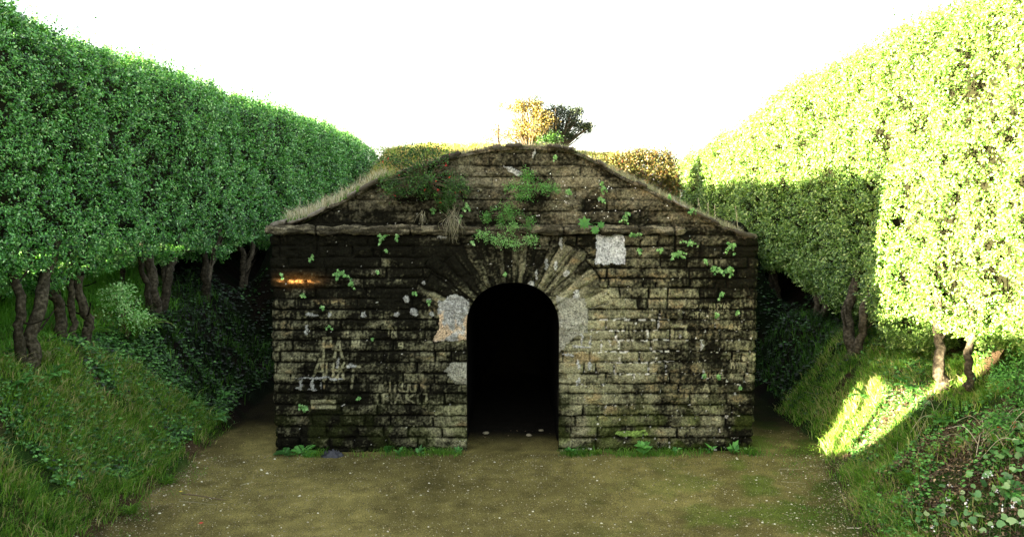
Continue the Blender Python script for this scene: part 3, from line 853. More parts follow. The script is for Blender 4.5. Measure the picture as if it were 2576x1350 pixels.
class Hedge:
    def __init__(s, side, xf, top, bot, thick, seed, mats, right):
        s.side, s.xf, s.top, s.bot, s.thick, s.seed, s.mats, s.right = side, xf, top, bot, thick, seed, mats, right
    def section(s, y, th, infl=0.0):
        """point and normal on the clipped crown's skin. th: angle, 0 towards the path, pi/2 up"""
        zt = s.top(y); zb = s.bot(y)
        zc = .5 * (zt + zb); b = .5 * (zt - zb) + infl; a = s.thick / 2 + infl
        c = np.cos(th); q = np.sin(th)
        r = (np.abs(c / a) ** 7.0 + np.abs(q / b) ** 7.0) ** (-1 / 7.0)
        X = r * c; Zl = r * q
        # normal of the superellipse
        n1 = np.sign(X) * (np.abs(X) / a) ** 6.0 / a; n2 = np.sign(Zl) * (np.abs(Zl) / b) ** 6.0 / b
        l = np.maximum(np.hypot(n1, n2), 1e-6); n1 /= l; n2 /= l
        xc = s.xf(y) + (-s.side) * 0  # face position
        x = s.side * (s.xf(y) + s.thick / 2) - s.side * X
        z = zc + Zl
        N = np.stack([-s.side * n1, np.zeros_like(n1), n2], -1)
        return np.stack([x, y, z], -1), N
    def bulge(s, P):
        """lumps of the trimmed face"""
        n = (fbm(P[:, 1] * .9, P[:, 2] * .45, seed=s.seed) - .5) * .26 + (fbm(P[:, 1] * 3.1, P[:, 2] * 2.3, P[:, 0] * 2.3, seed=s.seed + 5, oct=3) - .5) * .18
        return n

def th_table(hd, y, n=400):
    th = np.linspace(-math.pi, math.pi, n)
    P, N = hd.section(np.full(n, y), th)
    d = np.linalg.norm(np.diff(P, axis=0), axis=1)
    return th, d, P, N

def build_crown(hd, y0, y1, dens, tree, extra_spots=(), cap0=False, cap1=False):
    G = Geo()
    Yc = .5 * (y0 + y1)
    d_ = max(7.0, Yc)
    th, seg, P_, N_ = th_table(hd, Yc)
    mid = .5 * (th[1:] + th[:-1])
    nx_ = -hd.side * .5 * (N_[1:, 0] + N_[:-1, 0]); nz_ = .5 * (N_[1:, 2] + N_[:-1, 2])
    w = np.where(nx_ > .5, 1.0, np.where(nz_ > .5, 1.1, np.where(nz_ < -.5, 1.2, .22)))
    cum = np.concatenate([[0], np.cumsum(seg * w)])
    area = cum[-1] * (y1 - y0)
    n = int(area * dens)
    tt = np.interp(rng.uniform(0, cum[-1], n), cum, th)
    y = rng.uniform(y0, y1, n)
    # interlock with the neighbours
    P0, _ = hd.section(y, tt)
    y = y + (0 if cap0 else 1) * .35 * (fbm(P0[:, 2] * 1.5, P0[:, 0], seed=hd.seed + 9) - .5) * ((y1 - y) / (y1 - y0)) \
          + (0 if cap1 else 1) * .35 * (fbm(P0[:, 2] * 1.5, P0[:, 0], seed=hd.seed + 9) - .5) * ((y - y0) / (y1 - y0))
    P, N = hd.section(y, tt)
    bl = hd.bulge(P)
    # ends of the row are closed with foliage too
    if cap0 or cap1:
        m = int(dens * hd.thick * 2.4)
        for flag, ye, sg in ((cap0, y0, -1), (cap1, y1, 1)):
            if not flag:
                continue
            r = np.sqrt(rng.random(m)); t2 = rng.uniform(-math.pi, math.pi, m)
            Pe, Ne = hd.section(np.full(m, ye), t2)
            c_ = np.array([hd.side * (hd.xf(ye) + hd.thick / 2), ye, .5 * (hd.top(ye) + hd.bot(ye))])
            Pe = c_ + (Pe - c_) * r[:, None]
            Pe[:, 1] += sg * (.12 * (1 - r ** 4) + .15 * (fbm(Pe[:, 0] * 2, Pe[:, 2] * 2, seed=9) - .5))
            P = np.concatenate([P, Pe]); N = np.concatenate([N, np.tile([[0, float(sg), 0]], (m, 1)) + Ne * (r ** 6)[:, None]]); bl = np.concatenate([bl, np.zeros(m)])
    N = norm(N)
    n = len(P)
    dep = rng.exponential(.055, n) - .03
    # sparse pits where one looks into the shade of the crown
    pit = fbm(P[:, 1] * 6.5, P[:, 2] * 6.5, P[:, 0] * 6.5, seed=hd.seed + 20, oct=3)
    keep = ~((pit > .61) & (rng.random(n) < .85))
    C = P + N * (bl - dep - .20 * sstep(.54, .64, pit))[:, None]
    # ragged lower hem
    hem = (fbm(C[:, 1] * 1.8, C[:, 0] * 1.5, seed=hd.seed + 30) - .5)
    C[:, 2] += np.where(N[:, 2] < -.3, hem * .7, 0)
    up = N[:, 2] > .5
    C[:, 2] += np.where(up, rng.exponential(.03, n) * (rng.random(n) < .45) * 2.0, 0)
    for Q, rr_, rh in list(extra_spots):
        dd, t_ = sun_ray_dist(C, Q, rh)
        keep &= ~((dd < rr_) & (t_ < 0))
    C = C[keep]; N = N[keep]; n = len(C)
    # leaf size grows gently with distance so far crowns stay light
    sz = np.clip(.0325 * (C[:, 1] / 9.0) ** .6, .030, .06)
    k = 7
    sd_ = norm(N * .75 + np.array([0, 0, .55]) + rng.normal(size=(n, 3)) * .55)       # shoot direction
    for j in range(k):
        u_ = (j + rng.random(n)) / k
        a = rng.uniform(0, 2 * math.pi, n)
        side_ = norm(np.cross(sd_, rng.normal(size=(n, 3))))
        base = C + sd_ * (u_ * sz * 3.2 - sz * 1.2)[:, None]
        D = norm(side_ * .9 + sd_ * .55 + np.array([0, 0, .1]))
        nn_ = norm(np.array([0, 0, .7]) + N * .5 + rng.normal(size=(n, 3)) * .45)
        L = sz * rng.uniform(.6, 1.5, n)
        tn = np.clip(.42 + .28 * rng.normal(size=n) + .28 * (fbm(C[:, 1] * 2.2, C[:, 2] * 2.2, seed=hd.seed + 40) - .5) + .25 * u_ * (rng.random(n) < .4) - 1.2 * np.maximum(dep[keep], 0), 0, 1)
        leaves(G, base, D, nn_, L, L * .52, tn)
    crown = link("crown", G.mesh("crown", hd.mats[0]), tree)
    # opaque dark shell added inside to block light and blacken the gaps
    cy = np.arange(y0 - (.0 if cap0 else .08), y1 + (.0 if cap1 else .08) + .001, .12); ct = np.linspace(-math.pi, math.pi, 61)
    if cap0: cy = cy[cy > y0 + .22]
    if cap1: cy = cy[cy < y1 - .22]
    CT, CY = np.meshgrid(ct, cy)
    Pc, Nc = hd.section(CY.ravel(), CT.ravel(), infl=-.27)
    Pc[:, 2] += .17 * (Nc[:, 2] > .3)
    Pc = Pc + Nc * (hd.bulge(Pc) * .8 + (fbm(Pc[:, 1] * 6, Pc[:, 2] * 6, Pc[:, 0] * 6, seed=55, oct=2) - .5) * .14)[:, None]
    ii = np.arange(CT.size).reshape(CT.shape)
    Fc = np.stack([ii[:-1, :-1], ii[:-1, 1:], ii[1:, 1:], ii[1:, :-1]], -1).reshape(-1, 4)
    kf = np.ones(len(Fc), bool); cen = Pc[Fc].mean(1)
    for Q, rr_, rh in list(extra_spots):
        dd, t_ = sun_ray_dist(cen, Q, rh)
        kf &= ~((dd < rr_ + .03) & (t_ < 0))
    Gc = Geo(); Gc.add(Pc, Fc[kf], .4)
    for row in (([0] if cap0 else []) + ([-1] if cap1 else [])):
        ring_ = ii[row]; c_ = Pc[ring_].mean(0)
        Vc = np.concatenate([Pc[ring_], [c_]])
        Gc.add(Vc, np.stack([np.arange(60), np.arange(1, 61), np.full(60, 61)], 1), .4)
    link("inner_branches", Gc.mesh("inner_branches", M_core, smooth=True), crown)

def build_trunk(tree, base, stems, seed=0):
    """stems: list of (base offset, control points rel., r0, r1)"""
    G = Geo()
    for i, (pts, r0, r1) in enumerate(stems):
        r0 *= .8; r1 *= .8
        p = curve_pts(np.array(pts), 26)
        p = p + (np.stack([fbm(np.arange(len(p)) * .22, np.full(len(p), 1.) * k, seed=seed + i * 3 + k) for k in range(3)], 1) - .5) * .16
        t = np.linspace(0, 1, len(p))
        r = r0 + (r1 - r0) * t + r0 * .55 * np.exp(-t * 12)
        tube(G, p, r, n=14, tint=rng.uniform(.35, .75), rough=.35, seed=seed + i)
        # knots and side twigs
        for q_ in range(3):
            k = rng.integers(8, len(p) - 2)
            d = norm(rng.normal(size=3) + np.array([0, 0, .8]))
            tube(G, curve_pts([p[k], p[k] + d * .12, p[k] + d * .3 + [0, 0, .1]], 8), np.linspace(r[k] * .35, .006, 8), n=6, tint=.3)
    link("trunk", G.mesh("trunk", M_bark, smooth=True), tree)

ORD = ["first", "second", "third", "fourth", "fifth", "sixth", "seventh", "eighth", "ninth", "tenth", "eleventh", "twelfth"]
# left row
topL = lambda y: 5.02 + .16 * (1 - sstep(4.8, 5.1, y)) - 2.0 * (1 - sstep(5.45, 5.85, y)) + .10 * (vnoise(np.asarray(y) * .8, np.zeros_like(np.asarray(y, float)), seed=7) - .5) - .25 * sstep(26.5, 30, y)  # near end drops low for the added, unseen tree
botL = lambda y: 2.30 -.1 * sstep(11, 13, y) + .05 * sstep(10, 16, y) + .33 * (1 - sstep(5.75, 5.85, y)) - 1.4 * sstep(5.78, 5.95, y) * (1 - sstep(7.3, 7.7, y))  # near hem lowered out of view to keep sun off the wall
xfL = lambda y: 4.92 + 0 * np.asarray(y)
HL = Hedge(-1, xfL, topL, botL, 1.75, 301, (M_leaf,), False)
treesL = [5.2, 8.2, 9.35, 11.6, 13.4, 15.3, 17.4, 19.5, 21.6, 24.0, 27.0]  # first tree is unseen, added to shape sun on the right bank
bl_ = [4.42, 5.87] + [.5 * (a + b) for a, b in zip(treesL[1:-1], treesL[2:])] + [29.8]
def gzf(x, y):
    return float(ground_z(np.array([x]), np.array([y]))[0])
LBL_L = ["low clipped tree at the very near end of the shaded row, just outside the picture",
         "shaded clipped tree whose leaning trunk is cut by the frame's left edge", "shaded clipped tree with a thick trio of stems rising from the bank top",
         "shaded clipped tree forking wide into pale stems above the dark ivy bank", "shaded clipped tree with dim stems, next after the wide forked one",
         "shaded clipped tree with dim stems beside the wall's dark corridor", "shaded clipped tree whose crown meets the left end of the stone moulding",
         "shaded clipped tree whose crown rises behind the grey grass of the left roof slope", "small shaded crown above the upper end of the left roof slope",
         "shaded crown second from the far end of the left hedge row", "last shaded crown at the far end of the left row, by the golden grass"]
for i, yt in enumerate(treesL):
    y0_, y1_ = bl_[i], bl_[i + 1]
    bx = -5.2
    if i == 1: bx = -5.05
    gz_ = gzf(bx, yt)
    k_ = i - 1
    tr = thing("hedge_tree", LBL_L[i], "hedge tree", (bx, yt, gz_), "clipped trees of the shaded hedge row")
    sp_ = WALL_SPOTS if y0_ < 11 else ()
    dens = 700 * (9 / max(8.3, yt)) ** 1.25
    build_crown(HL, y0_, y1_, dens, tr, sp_, cap0=(i == 0), cap1=(i == len(treesL) - 1))
    b = np.array([bx, yt, gz_ - .1])
    zt = 2.7
    if k_ == -1:
        st = [([b, [-5.3, 4.95, 1.8], [-5.3, 4.9, 2.9]], .055, .05), ([b + [.02, .03, 0], [-5.2, 5.55, 1.9], [-5.2, 5.75, 2.9]], .065, .06)]  # leaning stems added to cast dark bands across the sunlit bank
    elif k_ == 0:
        st = [([b, b + [.0, .14, .4], b + [.0, .42, .9], [bx, yt + .75, zt]], .085, .07), ([b + [-.05, -.1, 0], b + [0, -.08, .7], [bx - .05, yt - .02, zt]], .06, .05)]
    elif k_ == 1:
        st = [([b + [-.05, -.05, 0], b + [-.08, -.16, .5], b + [-.15, -.3, .95], [bx - .25, yt - .5, zt]], .085, .06),
              ([b + [0, .08, 0], b + [0, .1, .6], [bx - .02, yt + .02, zt]], .05, .04),
              ([b + [.05, .28, 0], b + [.06, .30, .25], b + [.02, .2, .6], [bx + .02, yt + .28, zt]], .075, .055),
              ([[bx - .9, yt + .3, gz_], [bx - .95, yt + .2, 2.0], [bx - .8, yt + .1, zt]], .05, .04), ([[bx - .7, yt + 1.0, gz_], [bx - .8, yt + 1.1, 2.0], [bx - .8, yt + .9, zt]], .045, .04)]
    elif k_ == 2:
        st = [([b, b + [0, .02, .45], b + [-.02, -.1, 1.0], [bx - .1, yt - .2, zt]], .10, .07), ([b + [.03, .1, 0], b + [.05, .25, .5], b + [.08, .6, 1.0], [bx + .1, yt + .9, zt]], .085, .06),
              ([b + [0, -.12, 0], b + [-.03, -.25, .6], [bx - .1, yt - .5, zt]], .06, .04), ([[bx - .8, yt - .5, gz_], [bx - .9, yt - .4, zt]], .05, .05),
              ([[bx - .7, yt + .5, gz_], [bx - .9, yt + .9, zt]], .05, .05)]
    else:
        st = [([b, b + [.02, .1, .6], [bx, yt + .25 * (-1) ** i, zt]], .08, .06), ([b + [0, .1, 0], b + [.1, .4, .8], [bx + .1, yt + .7, zt]], .06, .045),
              ([b + [-.4, -.5, 0], [bx - .5, yt - .6, zt]], .05, .045)]
    build_trunk(tr, b, st, seed=400 + i * 11)

# right row
topR = lambda y: np.interp(y, [6, 8.5, 10.5, 13, 16, 19, 22, 24], [5.42, 5.31, 5.21, 5.19, 5.0, 4.68, 4.33, 4.18]) + .10 * (vnoise(np.asarray(y) * .9, np.zeros_like(np.asarray(y, float)), seed=17) - .5)
botR = lambda y: np.interp(y, [6.5, 8, 8.9, 10.2, 11.5, 13, 15, 20], [1.72, 1.62, 1.56, 1.28, 1.34, 1.45, 1.72, 2.0])
xfR = lambda y: np.interp(y, [6, 10.0, 11.2, 30], [4.62, 4.68, 4.86, 4.92])
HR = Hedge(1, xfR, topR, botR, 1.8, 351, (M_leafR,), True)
treesR = [7.5, 8.75, 11.0, 13.3, 15.7, 18.1, 20.6, 23.0]
br_ = [6.3] + [.5 * (a + b) for a, b in zip(treesR[:-1], treesR[1:])] + [24.6]
LBL_R = ["sunlit clipped tree filling the frame's right edge", "sunlit clipped tree with a slanting brown trunk above the red-flowered shrub",
         "clipped tree at the shadow's edge with a trunk splitting low on the bank", "clipped tree half in shade just right of the wall's end block",
         "clipped tree with shaded skirt and sunlit top behind the wall's right corner", "sunlit crown above the right-hand grass stalks on the roof slope",
         "sunlit crown second from the far end of the bright hedge row", "last low sunlit crown of the bright row, beside the rust-coloured bush"]
for i, yt in enumerate(treesR):
    y0_, y1_ = br_[i], br_[i + 1]
    bx = 5.2
    gz_ = gzf(bx, yt)
    tr = thing("hedge_tree", LBL_R[i], "hedge tree", (bx, yt, gz_), "clipped trees of the sunlit hedge row")
    dens = 700 * (9 / max(8.3, yt)) ** 1.25
    build_crown(HR, y0_, y1_, dens, tr, (), cap0=(i == 0), cap1=(i == len(treesR) - 1))
    b = np.array([bx, yt, gz_ - .1])
    zt = 2.3
    if i == 1:
        st = [([b + [-.50, -.1, -.25], b + [-.46, .02, .1], b + [-.38, .18, .55], [bx - .2, yt + .75, zt]], .075, .055), ([b + [-.42, -.42, -.2], b + [-.38, -.42, .3], [bx - .15, yt - .1, zt]], .05, .04)]
    elif i == 2:
        st = [([b + [-.45, 0, -.2], b + [-.47, .12, .15], b + [-.4, .4, .6], [bx - .1, yt + .6, zt]], .11, .07), ([b + [-.43, -.05, -.1], b + [-.42, -.15, .4], [bx - .1, yt + .1, zt]], .07, .06),
              ([b + [0, -.75, 0], b + [-.05, -.75, .5], [bx, yt - .6, zt]], .06, .05)]
    else:
        st = [([b, b + [.02, .1, .6], [bx, yt + .2, zt]], .08, .06), ([b + [0, .3, 0], b + [.05, .5, .8], [bx, yt + .6, zt]], .06, .05)]
    build_trunk(tr, b, st, seed=600 + i * 11)

# ------------------------------------------------------------------ ground vegetation (uncountable)
def scatter(n, x0, x1, y0, y1, mask):
    x = rng.uniform(x0, x1, n); y = rng.uniform(y0, y1, n)
    m = mask(x, y); x = x[m]; y = y[m]
    return x, y, ground_z(x, y)

def grass_patch(name, n, x0, x1, y0, y1, mask, hgt, wid, clump=6, mat=M_grass, tmean=.5, tsd=.18, leanx=0.0, spread=.05):
    x, y, z = scatter(n, x0, x1, y0, y1, mask)
    k = len(x)
    hh = hgt * rng.uniform(.45, 1.25, k)
    P = np.repeat(np.stack([x, y, z], 1), clump, 0)
    P[:, :2] += rng.normal(size=(len(P), 2)) * spread
    P[:, 2] = ground_z(P[:, 0], P[:, 1]) - .01
    H = np.repeat(hh, clump) * rng.uniform(.6, 1.2, len(P))
    ln = rng.normal(size=(len(P), 3)) * .30 + np.repeat(rng.normal(size=(k, 3)) * .42, clump, 0); ln[:, 2] = -.15; ln[:, 0] += leanx
    patch = .55 * (fbm(P[:, 0] * 2.6, P[:, 1] * 2.6, seed=77) - .5) + np.repeat(rng.normal(size=k) * tsd * .7, clump)
    G = Geo()
    blades(G, P, H, wid * rng.uniform(.6, 1.3, len(P)), ln, np.clip(rng.normal(tmean, tsd * .7, len(P)) + patch, 0, 1))
    return link(name, G.mesh(name, mat), kind="stuff")

def mA(x, y): return -x - foot_l(y)
def mB(x, y): return x - foot_r(y)
def on_bank(u, v, sidesign=1):
    """walk the sight line down to the ground surface"""
    for Y in np.arange(5.5, 20, .02):
        p = at(u, v, Y)
        if p[2] <= gzf(p[0], p[1]):
            return p
    return at(u, v, 10)
LIT = on_bank(2400, 1220)
# left bank grass
grass_patch("bank_grass", 14000, -5.6, -3.7, 6.1, 10.6, lambda x, y: (mA(x, y) > .05) & (fbm(x * 2.3, y * 2.3, seed=501) > .36 + .14 * sstep(8.3, 9.6, y)) & (vnoise(x * 9, y * 9, seed=507) > .3), .15, .0085, leanx=.25, tsd=.28, tmean=.68)
grass_patch("field_grass", 16000, -11.5, -5.2, 6.5, 19, lambda x, y: (x < -5.2) & ((y < 12.5) | (x < -7)), .20, .014, tmean=.7, tsd=.2, mat=M_lawn)
# right bank grass
grass_patch("bank_grass", 11000, 3.3, 5.3, 6.3, 11.6, lambda x, y: (mB(x, y) > .04) & (mB(x, y) < 1.5) & (np.hypot(x - LIT[0], (y - LIT[1]) * .7) > .26 + .3 * rng.random(len(x))) & (fbm(x * 2.0, y * 2.0, seed=502) > .40), .14, .0075, leanx=-.3, tsd=.26, tmean=.68)
# fringe at the foot of the wall
def wallfoot(x, y): return (fbm(x * 2.6, y * 0, seed=503) > .47) & (vnoise(x * 11, y * 9, seed=504) > .4) & ((x < DCX - DHW - .05) | (x > DCX + DHW + .05))
grass_patch("wall_foot_grass", 1500, XL - .1, XR + .15, Y0 - .20, Y0 - .03, wallfoot, .10, .007, tmean=.5, clump=5)
grass_patch("path_edge_moss", 1500, -3.9, -3.3, 6.2, 9.6, lambda x, y: (mA(x, y) > -.35) & (fbm(x * 5, y * 5, seed=505) > .56), .035, .006, clump=4)
grass_patch("path_edge_moss", 2200, 2.6, 4.0, 6.2, 10.2, lambda x, y: (mB(x, y) > -.6) & (fbm(x * 4, y * 4, seed=506) > .52), .035, .006, clump=4)

# trailing ground cover leaves
def cover(name, n, x0, x1, y0, y1, mask, size, mat=M_cover, lift=.09, tmean=.5):
    x, y, z = scatter(n, x0, x1, y0, y1, mask)
    k = len(x)
    P = np.stack([x, y, z + rng.random(k) ** 1.3 * lift], 1)
    e_ = .05
    gxz = (ground_z(x + e_, y) - ground_z(x - e_, y)) / (2 * e_)
    N = norm(np.stack([-gxz, np.full(k, -.25), np.ones(k)], 1) + rng.normal(size=(k, 3)) * .4)
    a = rng.uniform(0, 6.283, k)
    D = np.stack([np.cos(a), np.sin(a), rng.normal(size=k) * .25], 1)
    G = Geo()
    L = size * rng.uniform(.6, 1.3, k)
    tn = np.clip(rng.normal(tmean, .27, k), 0, 1)
    for da_ in (-.75, 0, .75):           # three-lobed
        c, s = math.cos(da_), math.sin(da_)
        D2 = np.stack([D[:, 0] * c - D[:, 1] * s, D[:, 0] * s + D[:, 1] * c, D[:, 2]], 1)
        leaves(G, P, D2, N, L * (1 if da_ == 0 else .8), L * .55, tn, droop=.12)
    return link(name, G.mesh(name, mat), kind="stuff")
cover("ground_cover", 17000, -5.4, -3.85, 7.0, 12.2, lambda x, y: (mA(x, y) > .12) & (rng.random(len(x)) > sstep(10.2, 12.2, y)) & (fbm(x * 1.8, y * 1.8, seed=511) > .38 + .14 * sstep(8.2, 7.2, y)), .046)
cover("shaded_ground_cover", 2600, -5.7, -3.95, 10.6, 15, lambda x, y: mA(x, y) > .1, .055, tmean=.02)  # near-black tint puts the corridor's shade into the leaf colour
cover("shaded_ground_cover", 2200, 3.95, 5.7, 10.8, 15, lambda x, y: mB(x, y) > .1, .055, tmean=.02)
grass_patch("shaded_grass", 500, -5.6, -3.95, 10.6, 14, lambda x, y: mA(x, y) > .1, .24, .010, tmean=.05)  # corridor shade put into the blade colour here too
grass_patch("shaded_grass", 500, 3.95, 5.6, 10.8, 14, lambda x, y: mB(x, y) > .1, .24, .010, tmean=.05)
cover("ground_cover", 7000, 3.6, 5.4, 7.5, 11, lambda x, y: (mB(x, y) > .2) & (fbm(x * 1.8, y * 1.8, seed=512) > .46), .042, tmean=.62)
cover("creeping_weed", 4500, 2.9, 4.9, 6.2, 8.2, lambda x, y: (mB(x, y) > .05) & (fbm(x * 3, y * 3, seed=513) > .5), .034, mat=M_fern, tmean=.62)

# dead leaves and small stones
x, y, z = scatter(16000, 3.0, 5.0, 6.0, 9.5, lambda x, y: (mB(x, y) > .0) & ((fbm(x * 1.6, y * 1.6, seed=521) > .5) | (np.hypot(x - LIT[0], (y - LIT[1]) * .7) < .75)))
k = len(x); G = Geo()
leaves(G, np.stack([x, y, z + .012 + .03 * rng.random(k)], 1), rng.normal(size=(k, 3)) * [1, 1, .5], rng.normal(size=(k, 3)) * .5 + [0, 0, 1], rng.uniform(.025, .05, k), rng.uniform(.012, .026, k), np.clip(rng.normal(.35, .25, k), 0, 1))
link("leaf_litter", G.mesh("leaf_litter", M_litter), kind="stuff")
x, y, z = scatter(34000, -4.2, 4.0, 6.2, 11.0, lambda x, y: (np.minimum(-mA(x, y), -mB(x, y)) > -.25) & (rng.random(len(x)) < .32 + .9 * np.exp(-np.minimum(-mA(x, y), -mB(x, y)) * 3.0) + .5 * np.exp(-np.abs(y - Y0) * 5)) & (y < 9.55))
k = len(x); G = Geo()
for i in range(k):
    b_ = rng.random()
    stone(G, (x[i], y[i], z[i] + .001), rng.uniform(.003, .008) * (1.8 if b_ > .97 else 1), np.clip(rng.normal(.40, .22) + (.4 if b_ > .97 else 0), 0, 1))
link("gravel", G.mesh("gravel", M_pebble), kind="stuff")
x, y, z = scatter(9000, -4.2, 4.2, 6.3, 10.6, lambda x, y: (np.minimum(-mA(x, y), -mB(x, y)) > -.3) & (rng.random(len(x)) < .12 + .9 * np.exp(-3.5 * np.abs(np.minimum(-mA(x, y), -mB(x, y))))))
k = len(x); G = Geo()
leaves(G, np.stack([x, y, z + .006], 1), rng.normal(size=(k, 3)) * [1, 1, .1], rng.normal(size=(k, 3)) * .25 + [0, 0, 1], rng.uniform(.012, .035, k), rng.uniform(.006, .014, k), np.clip(rng.normal(.6, .3, k), 0, 1))
link("leaf_litter", G.mesh("leaf_litter", M_litter), kind="stuff")

# grass on the roof mound
def roof_grass(name, n, x0, x1, y0, y1, hgt, wid, mat, mask=None, tmean=.5, clump=5, tsd=.2):
    x = rng.uniform(x0, x1, n); y = rng.uniform(y0, y1, n)
    if mask is not None:
        m = mask(x, y); x = x[m]; y = y[m]
    P = np.repeat(np.stack([x, y, x * 0], 1), clump, 0)
    P[:, :2] += rng.normal(size=(len(P), 2)) * .03
    P[:, 2] = roof_z(P[:, 0], P[:, 1]) - .01
    H = hgt * rng.uniform(.4, 1.3, len(P)); ln = rng.normal(size=(len(P), 3)) * .35; ln[:, 2] = -.1
    G = Geo(); blades(G, P, H, wid * rng.uniform(.6, 1.3, len(P)), ln, np.clip(rng.normal(tmean, tsd, len(P)), 0, 1))
    return link(name, G.mesh(name, mat), kind="stuff")
roof_grass("roof_edge_grass", 520, XL + .15, -1.55, Y0 + .05, Y0 + .8, .19, .005, M_straw, tmean=.8)
roof_grass("roof_edge_grass", 300, XL + .15, -1.5, Y0 + .05, Y0 + .5, .10, .006, M_grass)
roof_grass("roof_edge_grass", 550, 1.2, XR - .2, Y0 + .02, Y0 + .6, .10, .005, M_straw)
roof_grass("roof_edge_grass", 300, -1.4, 1.3, Y0 - .02, Y0 + .5, .06, .005, M_straw)
roof_grass("roof_grass", 3500, XL + .1, XR - .1, Y0 + .4, 15.5, .12, .009, M_straw, tmean=.35)
roof_grass("golden_grass", 9000, -4.3, 4.1, 19, 29, .26, .018, M_gold)
roof_grass("golden_grass", 2500, -4.2, 4.0, 23, 28, .30, .02, M_grass, tmean=.9)

# ------------------------------------------------------------------ single plants
def gz3(x, y): return np.array([x, y, gzf(x, y)])

def frond(G, base, d, L, w, tint, mi=0, npair=14, droop=.6, stem_mi=None):
    """arching frond with paired leaflets"""
    d = norm(np.asarray(d, float)); up = np.array([0, 0, 1.0])
    t = np.linspace(0, 1, npair + 2)
    p = base + d * (t * L)[:, None] - up * (droop * L * t ** 2.2)[:, None]
    T = norm(np.gradient(p, axis=0)); S = norm(np.cross(T, up) + 1e-6)
    N = norm(np.cross(S, T))
    tube(G, p, np.linspace(.0035, .001, len(p)) * (L / .3), n=4, tint=.2, mi=mi if stem_mi is None else stem_mi, cap=False)
    q = p[1:-1]; tt = t[1:-1]
    ln = w * np.sin(np.clip(tt * 1.05 + .12, 0, 1) * math.pi) ** .7
    for sg in (-1, 1):
        leaves(G, q, S[1:-1] * sg + T[1:-1] * .45, N[1:-1], ln, ln * .34 + .004, np.full(len(q), tint) + rng.normal(size=len(q)) * .08, mi, droop=.12)
    leaves(G, p[-1:], T[-1:], N[-1:], np.array([w * .5]), np.array([w * .2]), np.array([tint]), mi)

def fern(label, x, y, size, n=9, z=None, group="ferns on the banks", lean=(0, -.4), tint=.55):
    b = gz3(x, y) if z is None else np.array([x, y, z])
    o = thing("fern", label, "fern", b, group)
    G = Geo()
    for i in range(n):
        a = 2 * math.pi * (i + rng.random() * .6) / n
        d = np.array([math.cos(a) + lean[0], math.sin(a) + lean[1], rng.uniform(.7, 1.3)])
        frond(G, b, d, size * rng.uniform(.7, 1.1), size * .2, tint + rng.uniform(-.15, .15))
    link("fronds", G.mesh("fronds", M_fern), o)
FERNS = [(545, 1040, 10.3, .34, "fern with upright fronds at the foot of the left bank near the dark corridor"),
         (475, 1010, 10.0, .28, "small fern half way up the left bank among dark ground cover"),
         (560, 985, 10.7, .30, "dim fern against the black corridor left of the wall"),
         (130, 930, 8.6, .34, "grey-green fern below the thick trio of stems"),
         (50, 945, 8.1, .30, "fern drooping beside the leaning trunk at the frame's left edge"),
         (2175, 985, 9.9, .36, "sunlit fern with a tall golden frond on the right bank"),
         (2290, 960, 9.2, .34, "shaded fern right below the splitting trunk on the right bank"),
         (2370, 1045, 8.5, .26, "fern at the rim of the brown hollow under the slanting trunk"),
         (2545, 1225, 6.9, .30, "narrow fern at the frame's right edge beside round pale leaves")]
for u, v, Yd, s_, lb in FERNS:
    p = on_bank(u, v + 18, 1)
    fern(lb, p[0], p[1], s_, n=rng.integers(7, 11))

# arching sword-leaved clump between the trunks
def sword(label, p, n, L, mat, name="sword_leaved_plant", cat="plant", wid=.022, lean=(0, 0), tm=.6, group=None):
    o = thing(name, label, cat, p, group)
    G = Geo()
    for i in range(n):
        a = rng.uniform(0, 6.283); d = np.array([math.cos(a) * .6 + lean[0], math.sin(a) * .6 + lean[1], rng.uniform(.8, 1.4)]); d /= np.linalg.norm(d)
        LL = L * rng.uniform(.6, 1.1); t = np.linspace(0, 1, 8)[:, None]
        c = p + d * t * LL - np.array([0, 0, 1]) * (LL * .55) * t ** 2.5 + rng.normal(size=3) * [.03, .03, 0]
        T = norm(np.gradient(c, axis=0)); S = norm(np.cross(T, [0, 0, 1.]))
        w = wid * np.sin(np.clip(t * .9 + .12, 0, 1) * math.pi)
        V = np.stack([c - S * w / 2, c - [0, 0, .004], c + S * w / 2], 1).reshape(-1, 3)
        b_ = (np.arange(7) * 3)[:, None]
        G.add(V, np.concatenate([b_ + np.array([0, 1, 4, 3]), b_ + np.array([1, 2, 5, 4])]), np.clip(rng.normal(tm, .15), 0, 1))
    link("blades", G.mesh("blades", mat), o)
sword("lush arching sword-leaved clump between the second and third trunks", on_bank(335, 850, 1), 46, .75, M_grass, lean=(.25, -.1))
sword("sword-leaved clump leaning at the foot of the trio of stems", on_bank(215, 850, 1), 22, .5, M_grass, lean=(.4, 0))
